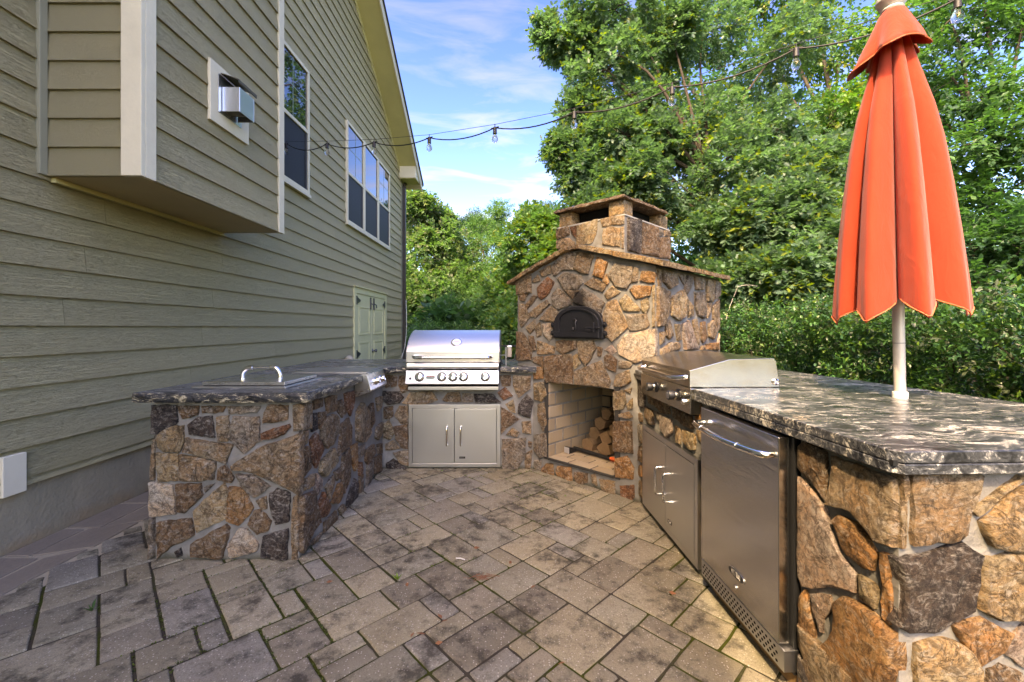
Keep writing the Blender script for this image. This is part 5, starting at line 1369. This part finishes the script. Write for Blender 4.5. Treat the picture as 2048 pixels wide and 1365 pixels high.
beech = [(1900, 40, 8.2, .75), (1850, 200, 8.4, .7), (1950, 290, 7.8, .62), (2040, 250, 7.6, .5), (1900, 340, 8, .55), (2010, 390, 7.8, .5), (1870, 120, 8.6, .6), (1960, 180, 8, .42), (2080, 340, 7.5, .6), (2060, 10, 8, .35), (1960, -30, 8.3, .6), (2130, 200, 7.4, .8), (1870, 420, 8.2, .5)]
_, CNT['beech'] = tree('beech_tree', 'airy tree with flat leaf sprays and blue sky showing through, right of the umbrella', 'tree', (9.2, 8.2, -.06), beech, .17, dict(n_clump=24, per=10, leafL=.11, shape='ovate', cols=[(0.054, 0.142, 0.053), (0.071, 0.173, 0.060), (0.045, 0.120, 0.057), (0.091, 0.202, 0.069)], spray=.5, droop=.15, flat=.85, wr=.48, sub=7))
dark = [(1950, 500, 7.2, .6), (2040, 500, 6.8, .6), (1880, 520, 7.6, .5), (1990, 440, 7.6, .5), (2090, 430, 7, .6), (1800, 480, 8.2, .8), (1760, 600, 7.6, .6), (1930, 580, 7, .4), (2150, 520, 6.6, .8)]
_, CNT['dark'] = tree('understory_tree', 'dark leafy small tree above the hedge behind the orange canopy', 'tree', (8.0, 7.4, -.06), dark, .10, dict(n_clump=26, per=9, leafL=.095, shape='ovate', cols=[(0.033, 0.096, 0.042), (0.045, 0.123, 0.050), (0.025, 0.078, 0.038), (0.058, 0.151, 0.050)], spray=.35, droop=.2, flat=.7, wr=.55, sub=8), BARKD)
back = [(1235, 170, 21, 2.4), (1245, 280, 20, 2.2), (1260, 70, 21, 2.2), (1290, 230, 15, 1.9), (1430, 300, 15, 1.8), (1330, 420, 14, 1.4), (1480, 180, 16, 2.0), (1600, 300, 14, 1.7), (1750, 300, 14, 1.7), (1560, 520, 13, 1.6), (1700, 520, 13, 1.6), (1430, 540, 13, 1.3), (1860, 420, 15, 1.6), (2020, 560, 13, 1.4), (1880, 600, 12, 1.2), (1300, 540, 13, 1.2)]
_, CNT['back'] = tree('tulip_tree', 'tall dark broadleaf tree seen through the gaps of the oak', 'tree', (9.0, 15, -.06), back, .30, dict(n_clump=46, per=8, leafL=.17, shape='ovate', cols=[(0.034, 0.096, 0.042), (0.048, 0.123, 0.050), (0.065, 0.146, 0.057)], spray=.5, droop=.3, flat=.5, wr=.6, sub=9), BARKD)
lf1 = [(830, 415, 17, .75), (855, 500, 17, 1.2), (815, 590, 16, 1.2), (905, 500, 18, 1.0), (860, 600, 15, .9), (810, 430, 18, 1.0), (925, 540, 17, 1.1), (890, 560, 16, 1.0), (800, 700, 14, 1.0), (885, 440, 18, .45)]
_, CNT['lf1'] = tree('sweetgum_tree', 'tree with reddish top leaves beside the house downspout', 'tree', (-3.2, 16.8, -.06), lf1, .20, dict(n_clump=58, per=10, leafL=.15, shape='ovate', cols=[(0.107, 0.200, 0.078), (0.123, 0.223, 0.087), (0.138, 0.217, 0.095), (0.087, 0.172, 0.070), (0.158, 0.183, 0.106)], spray=.42, droop=.2, flat=.4, wr=.6, sub=8), twigs=False)
lf2 = [(950, 510, 19, 1.1), (940, 590, 16, 1.1), (900, 640, 13.5, .75), (970, 650, 13, .7), (860, 680, 12, .6), (985, 560, 17, 1.0), (925, 690, 12, .6), (1000, 490, 19, .8), (955, 470, 20, .9), (985, 610, 14, .9), (1010, 540, 16, .9), (990, 430, 24, .8)]
_, CNT['lf2'] = tree('cedar_tree', 'bushy mid green tree standing behind the grill hood', 'tree', (-1.6, 18.5, -.06), lf2, .14, dict(n_clump=64, per=12, leafL=.10, shape='small', cols=[(0.107, 0.211, 0.078), (0.087, 0.183, 0.070), (0.123, 0.233, 0.084)], spray=.30, droop=.05, flat=.2, wr=.35, sub=9), twigs=False)
lf3 = [(1060, 475, 11.5, .62), (1105, 520, 11, .6), (1025, 535, 12, .6), (1085, 590, 10.4, .65), (1010, 590, 12.3, .6), (1045, 660, 10, .5), (1005, 680, 10, .4), (1115, 455, 11.5, .5), (1010, 635, 11, .45), (1140, 580, 10.5, .6), (1075, 440, 12.5, .35)]
_, CNT['lf3'] = tree('young_oak', 'bright green young oak left of the stone oven roof', 'tree', (.7, 11, -.06), lf3, .11, dict(n_clump=40, per=10, leafL=.12, shape='oak', cols=[(0.123, 0.233, 0.087), (0.103, 0.223, 0.081), (0.138, 0.233, 0.098), (0.087, 0.189, 0.073)], spray=.30, droop=.2, flat=.45, wr=.7, sub=8, tips=(.3, (.20, .24, .04))))
for nm, lab, lob, bs_ in (('pine_tree', 'distant dark pine crown in the dip of the tree line, left of centre', [(960, 450, 30, .95), (935, 455, 30, .6), (985, 460, 30, .55)], (-2.2, 30, -.06)), ('pine_tree', 'distant dark pine crown just left of the chimney cap', [(1090, 425, 28, .75), (1070, 440, 28, .6)], (2.1, 28, -.06))):
    tree(nm, lab, 'tree', bs_, lob, .2, dict(n_clump=50, per=9, leafL=.22, shape='small', cols=[(0.043, 0.109, 0.065), (0.055, 0.133, 0.076)], spray=.4, droop=-.1, flat=.1, wr=.16, sub=8), group='distant pines')
# hedge running behind the right counter
hg = thing('hedge', 'dense glossy evergreen hedge running behind the right granite top', 'hedge', (3.4, 4.2, -.06))
cs = []; rs = []
for k in range(76):
    d = random.uniform(1.5, 6.8); x = random.uniform(2.9, 3.9); z = random.uniform(.15, 1.25)
    cs.append((x, d, z)); rs.append(random.uniform(.28, .42))
for k in range(30):
    d = 1.5+5.4*k/29; cs.append((random.uniform(2.95, 3.3), d, random.uniform(1.15, 1.42))); rs.append(random.uniform(.2, .33))
for k in range(26):
    d = 4.6+3.6*k/25; cs.append((random.uniform(1.9, 3.0)+(d-4.6)*.45, d, random.uniform(.2, 1.1))); rs.append(.35)
P, D, N, L, Wd, cc, subs = foliage(cs, rs, n_clump=22, per=8, leafL=.042, shape='small', cols=[(0.043, 0.132, 0.033), (0.033, 0.102, 0.033), (0.058, 0.167, 0.042), (0.025, 0.078, 0.031), (0.080, 0.106, 0.057)], spray=.14, droop=-.1, flat=.2, wr=.5, sub=5, shell=.4, tips=(.28, (.10, .19, .03)))
leaf_obj('foliage', hg, P, D, N, L, Wd, 'small', cc, WAXY); CNT['hedge'] = len(P)
mb = MB()
for k in range(40): limb(mb, (random.uniform(2.9, 3.7), 1.6+5.2*k/39, -.06), (random.uniform(2.9, 3.7), 1.6+5.2*k/39+random.uniform(-.2, .2), 1.2), .02, .006, 5, .2, 5)
obj('stems', mb, BARKD, hg, smooth=True, fix=False); mb = MB()
for x0, y0, x1, y1, d in ((1452, 640, 1475, 575, 5.6), (1475, 575, 1515, 573, 5.6), (1450, 636, 1480, 640, 5.6), (1620, 680, 1640, 650, 5.2), (1622, 690, 1655, 705, 5.1), (1655, 705, 1605, 712, 5.1)):
    limb(mb, at(x0, y0, d), at(x1, y1, d+.1), .0045, .002, 5, .12, 6)
obj('bare_twigs', mb, TWIG, hg, smooth=True, fix=False)

# far wood, one mass
fw = tag(bpy.data.objects.new('woods', None), 'far mass of woodland closing the view behind all the trees', 'woods', kind='stuff'); C.objects.link(fw)
cs = []; rs = []
for k in range(60):
    x = -9+44*k/59; d = random.uniform(24, 31); cs.append((x, d, random.uniform(.8, 2.4))); rs.append(random.uniform(1.6, 2.4))
    if x > 2: cs.append((x, d+2, random.uniform(3.4, 5.2))); rs.append(random.uniform(1.6, 2.4))
for k in range(26): cs.append((5+15*k/25, 9+6*random.random(), random.uniform(.4, 2.0))); rs.append(1.2)
for k in range(18): cs.append((-4+7*k/17, 13+4*random.random(), random.uniform(.2, .9))); rs.append(.8)
P, D, N, L, Wd, cc, subs = foliage(cs, rs, n_clump=60, per=8, leafL=.26, shape='ovate', cols=[(0.037, 0.101, 0.045), (0.054, 0.132, 0.053), (0.070, 0.154, 0.065)], spray=.6, droop=.2, flat=.4, wr=.6, sub=6)
o = leaf_obj('tree_foliage', fw, P, D, N, L, Wd, 'ovate', cc, LEAF); stuff(o); CNT['woods'] = len(P)
# black metal fence seen between grill and oven
fe = thing('metal_fence', 'thin black metal fence behind the grill, left of the stone oven', 'fence', (.2, 6.2, -.06))
obj('rail', MB().box(-.35, 1.4, 6.2, 6.22, 1.02, 1.04), WIRE, fe); obj('rail', MB().box(-.35, 1.4, 6.2, 6.22, .2, .22), WIRE, fe)
for k in range(13): obj('picket', MB().box(-.3+k*.13, -.288+k*.13, 6.204, 6.216, -.06, 1.10), WIRE, fe)

# ------------------------------------------------------------------ litter and weeds on the paving
def litter(lab, x, y, kind):
    d = 1.3*855/(y-655); p = at(x, y, d); p.z = .004
    if kind == 'leaf':
        a = random.uniform(0, 6.3); s = random.uniform(.012, .02); mb = MB()
        f = [(-1, 0, .1), (-.2, .5, .35), (1, .1, .1), (-.1, -.5, .0), (0, 0, .18)]
        mb.add([p+Vector(((u*math.cos(a)-v*math.sin(a))*s, (u*math.sin(a)+v*math.cos(a))*s, w*s+.001)) for u, v, w in f]+[p+Vector(((u*math.cos(a)-v*math.sin(a))*s, (u*math.sin(a)+v*math.cos(a))*s, w*s-.0004)) for u, v, w in f], [(0, 3, 4), (3, 2, 4), (2, 1, 4), (1, 0, 4), (5, 9, 8), (8, 9, 7), (7, 9, 6), (6, 9, 5), (0, 1, 6, 5), (1, 2, 7, 6), (2, 3, 8, 7), (3, 0, 5, 8)])
        return tag(obj('dry_leaf', mb, DRYLEAF, None, origin=p), lab, 'leaf', 'dry leaves fallen on the pavers')
for lab, x, y in (('dry leaf on the paver joint nearest the bottom edge of the photo', 1123, 1329), ('reddish dry leaf on a paver in front of the fireplace hearth', 953, 1098), ('dry leaf on the joint right of the pine needle clump', 1066, 1176), ('small red leaf between pavers below the fireplace', 1021, 1127), ('curled dry leaf at the upper end of the leaf pair on the lower pavers', 842, 1270), ('curled dry leaf at the lower end of the leaf pair on the lower pavers', 824, 1273), ('dry leaf lying alone on a narrow paver left of centre', 889, 1244), ('dry leaf at the left end of a joint below the weed', 880, 1235), ('dry leaf on the joint right of the leaf pair', 878, 1289), ('dry leaf on the wide paver below the grass sprout', 814, 1172), ('dry leaf near the right counter among stained pavers', 1345, 1189), ('dry leaf on the paver in front of the left counter corner', 659, 1166)):
    litter(lab, x, y, 'leaf')
pc = MB(); ctr = at(968, 1158, 1.3*855/503); ctr.z = .006
for k in range(34):
    a = random.gauss(.15, .55); c0 = ctr+Vector((random.gauss(0, .028), random.gauss(0, .012), random.uniform(0, .01))); v = Vector((math.cos(a), math.sin(a), random.uniform(-.08, .12)))*random.uniform(.015, .03)
    pc.tube([c0-v, c0+Vector((0, 0, .002)), c0+v], .0012, 4)
o = obj('pine_needle_clump', pc, plain('brown_needles', (.19, .085, .045), .8), None, origin=ctr); tag(o, 'small heap of brown pine needles on the pavers in the middle of the patio', 'needles')
p0, p1 = at(912, 1119, 1.3*855/464), at(930, 1122, 1.3*855/467); p0.z = p1.z = .006
tag(obj('white_twig', MB().tube([p0, p0.lerp(p1, .5)+Vector((0, .004, .002)), p1], .0032, 6), plain('bleached_twig', (.62, .58, .52), .7), None, origin=p0), 'short bleached twig on a paver above the pine needles', 'twig')
def weed(lab, x, y, n, h, col):
    d = 1.3*855/(y-655); p = at(x, y, d); p.z = -.004; P = np.tile(np.array(p), (n, 1)); a = RNG.uniform(0, 6.28, n)
    D = np.stack([np.cos(a), np.sin(a), RNG.uniform(.5, 1.6, n)], 1); N = np.stack([-np.cos(a)*.6, -np.sin(a)*.6, np.ones(n)], 1); L = RNG.uniform(.5, 1, n)*h
    o = thing('weed', lab, 'weed', p, 'weeds in the paver joints'); leaf_obj('blades', o, P, D, N, L, L*.16, 'ovate', pick([col], n), LEAF); return o
weed('bright green grass sprout in a paver joint left of centre', 796, 1159, 12, .05, (.16, .26, .03))
weed('thin dark green grass tuft on the pavers in front of the left counter', 184, 1222, 9, .07, (.05, .12, .03))
weed('tiny green weed in the joint in front of the grill doors', 884, 943, 8, .03, (.12, .22, .03))
weed('tiny green weed at the joint in front of the hearth', 1131, 993, 8, .025, (.12, .2, .03))
weed('low green weed in the joint near the left counter side', 846, 1019, 10, .02, (.10, .16, .03))
# moss cushions along the joints
mp_ = []
for k in range(5200):
    i, j, w, h = random.choice(rects)
    if random.random() < .5: c = PU*((i+random.uniform(0, w))*SU+U0)+PV*((j+random.choice((0, h)))*SV+V0)
    else: c = PU*((i+random.choice((0, w)))*SU+U0)+PV*((j+random.uniform(0, h))*SV+V0)
    f = math.sin(c.x*2.1+1.0)*math.cos(c.y*1.7+.4)+.5*math.sin(c.x*5+c.y*4)
    if f < .25 or c.x > .3: continue
    mp_.append((c.x+random.gauss(0, .0025), c.y+random.gauss(0, .0025), -.0065))
P = np.array(mp_); P = np.repeat(P, 5, axis=0)+RNG.normal(0, .003, (len(P)*5, 3))*np.array([1, 1, .2]); n = len(P); a = RNG.uniform(0, 6.28, n)
D = np.stack([np.cos(a), np.sin(a), RNG.uniform(.4, 1.5, n)], 1); N = np.stack([-np.cos(a), -np.sin(a), np.ones(n)], 1); L = RNG.uniform(.005, .011, n)
o = leaf_obj('moss', patio, P, D, N, L, L*.6, 'small', pick([(.055, .075, .010), (.085, .11, .014), (.045, .05, .010)], n, .2), LEAF); stuff(o)
print('LEAVES', CNT, sum(CNT.values()))
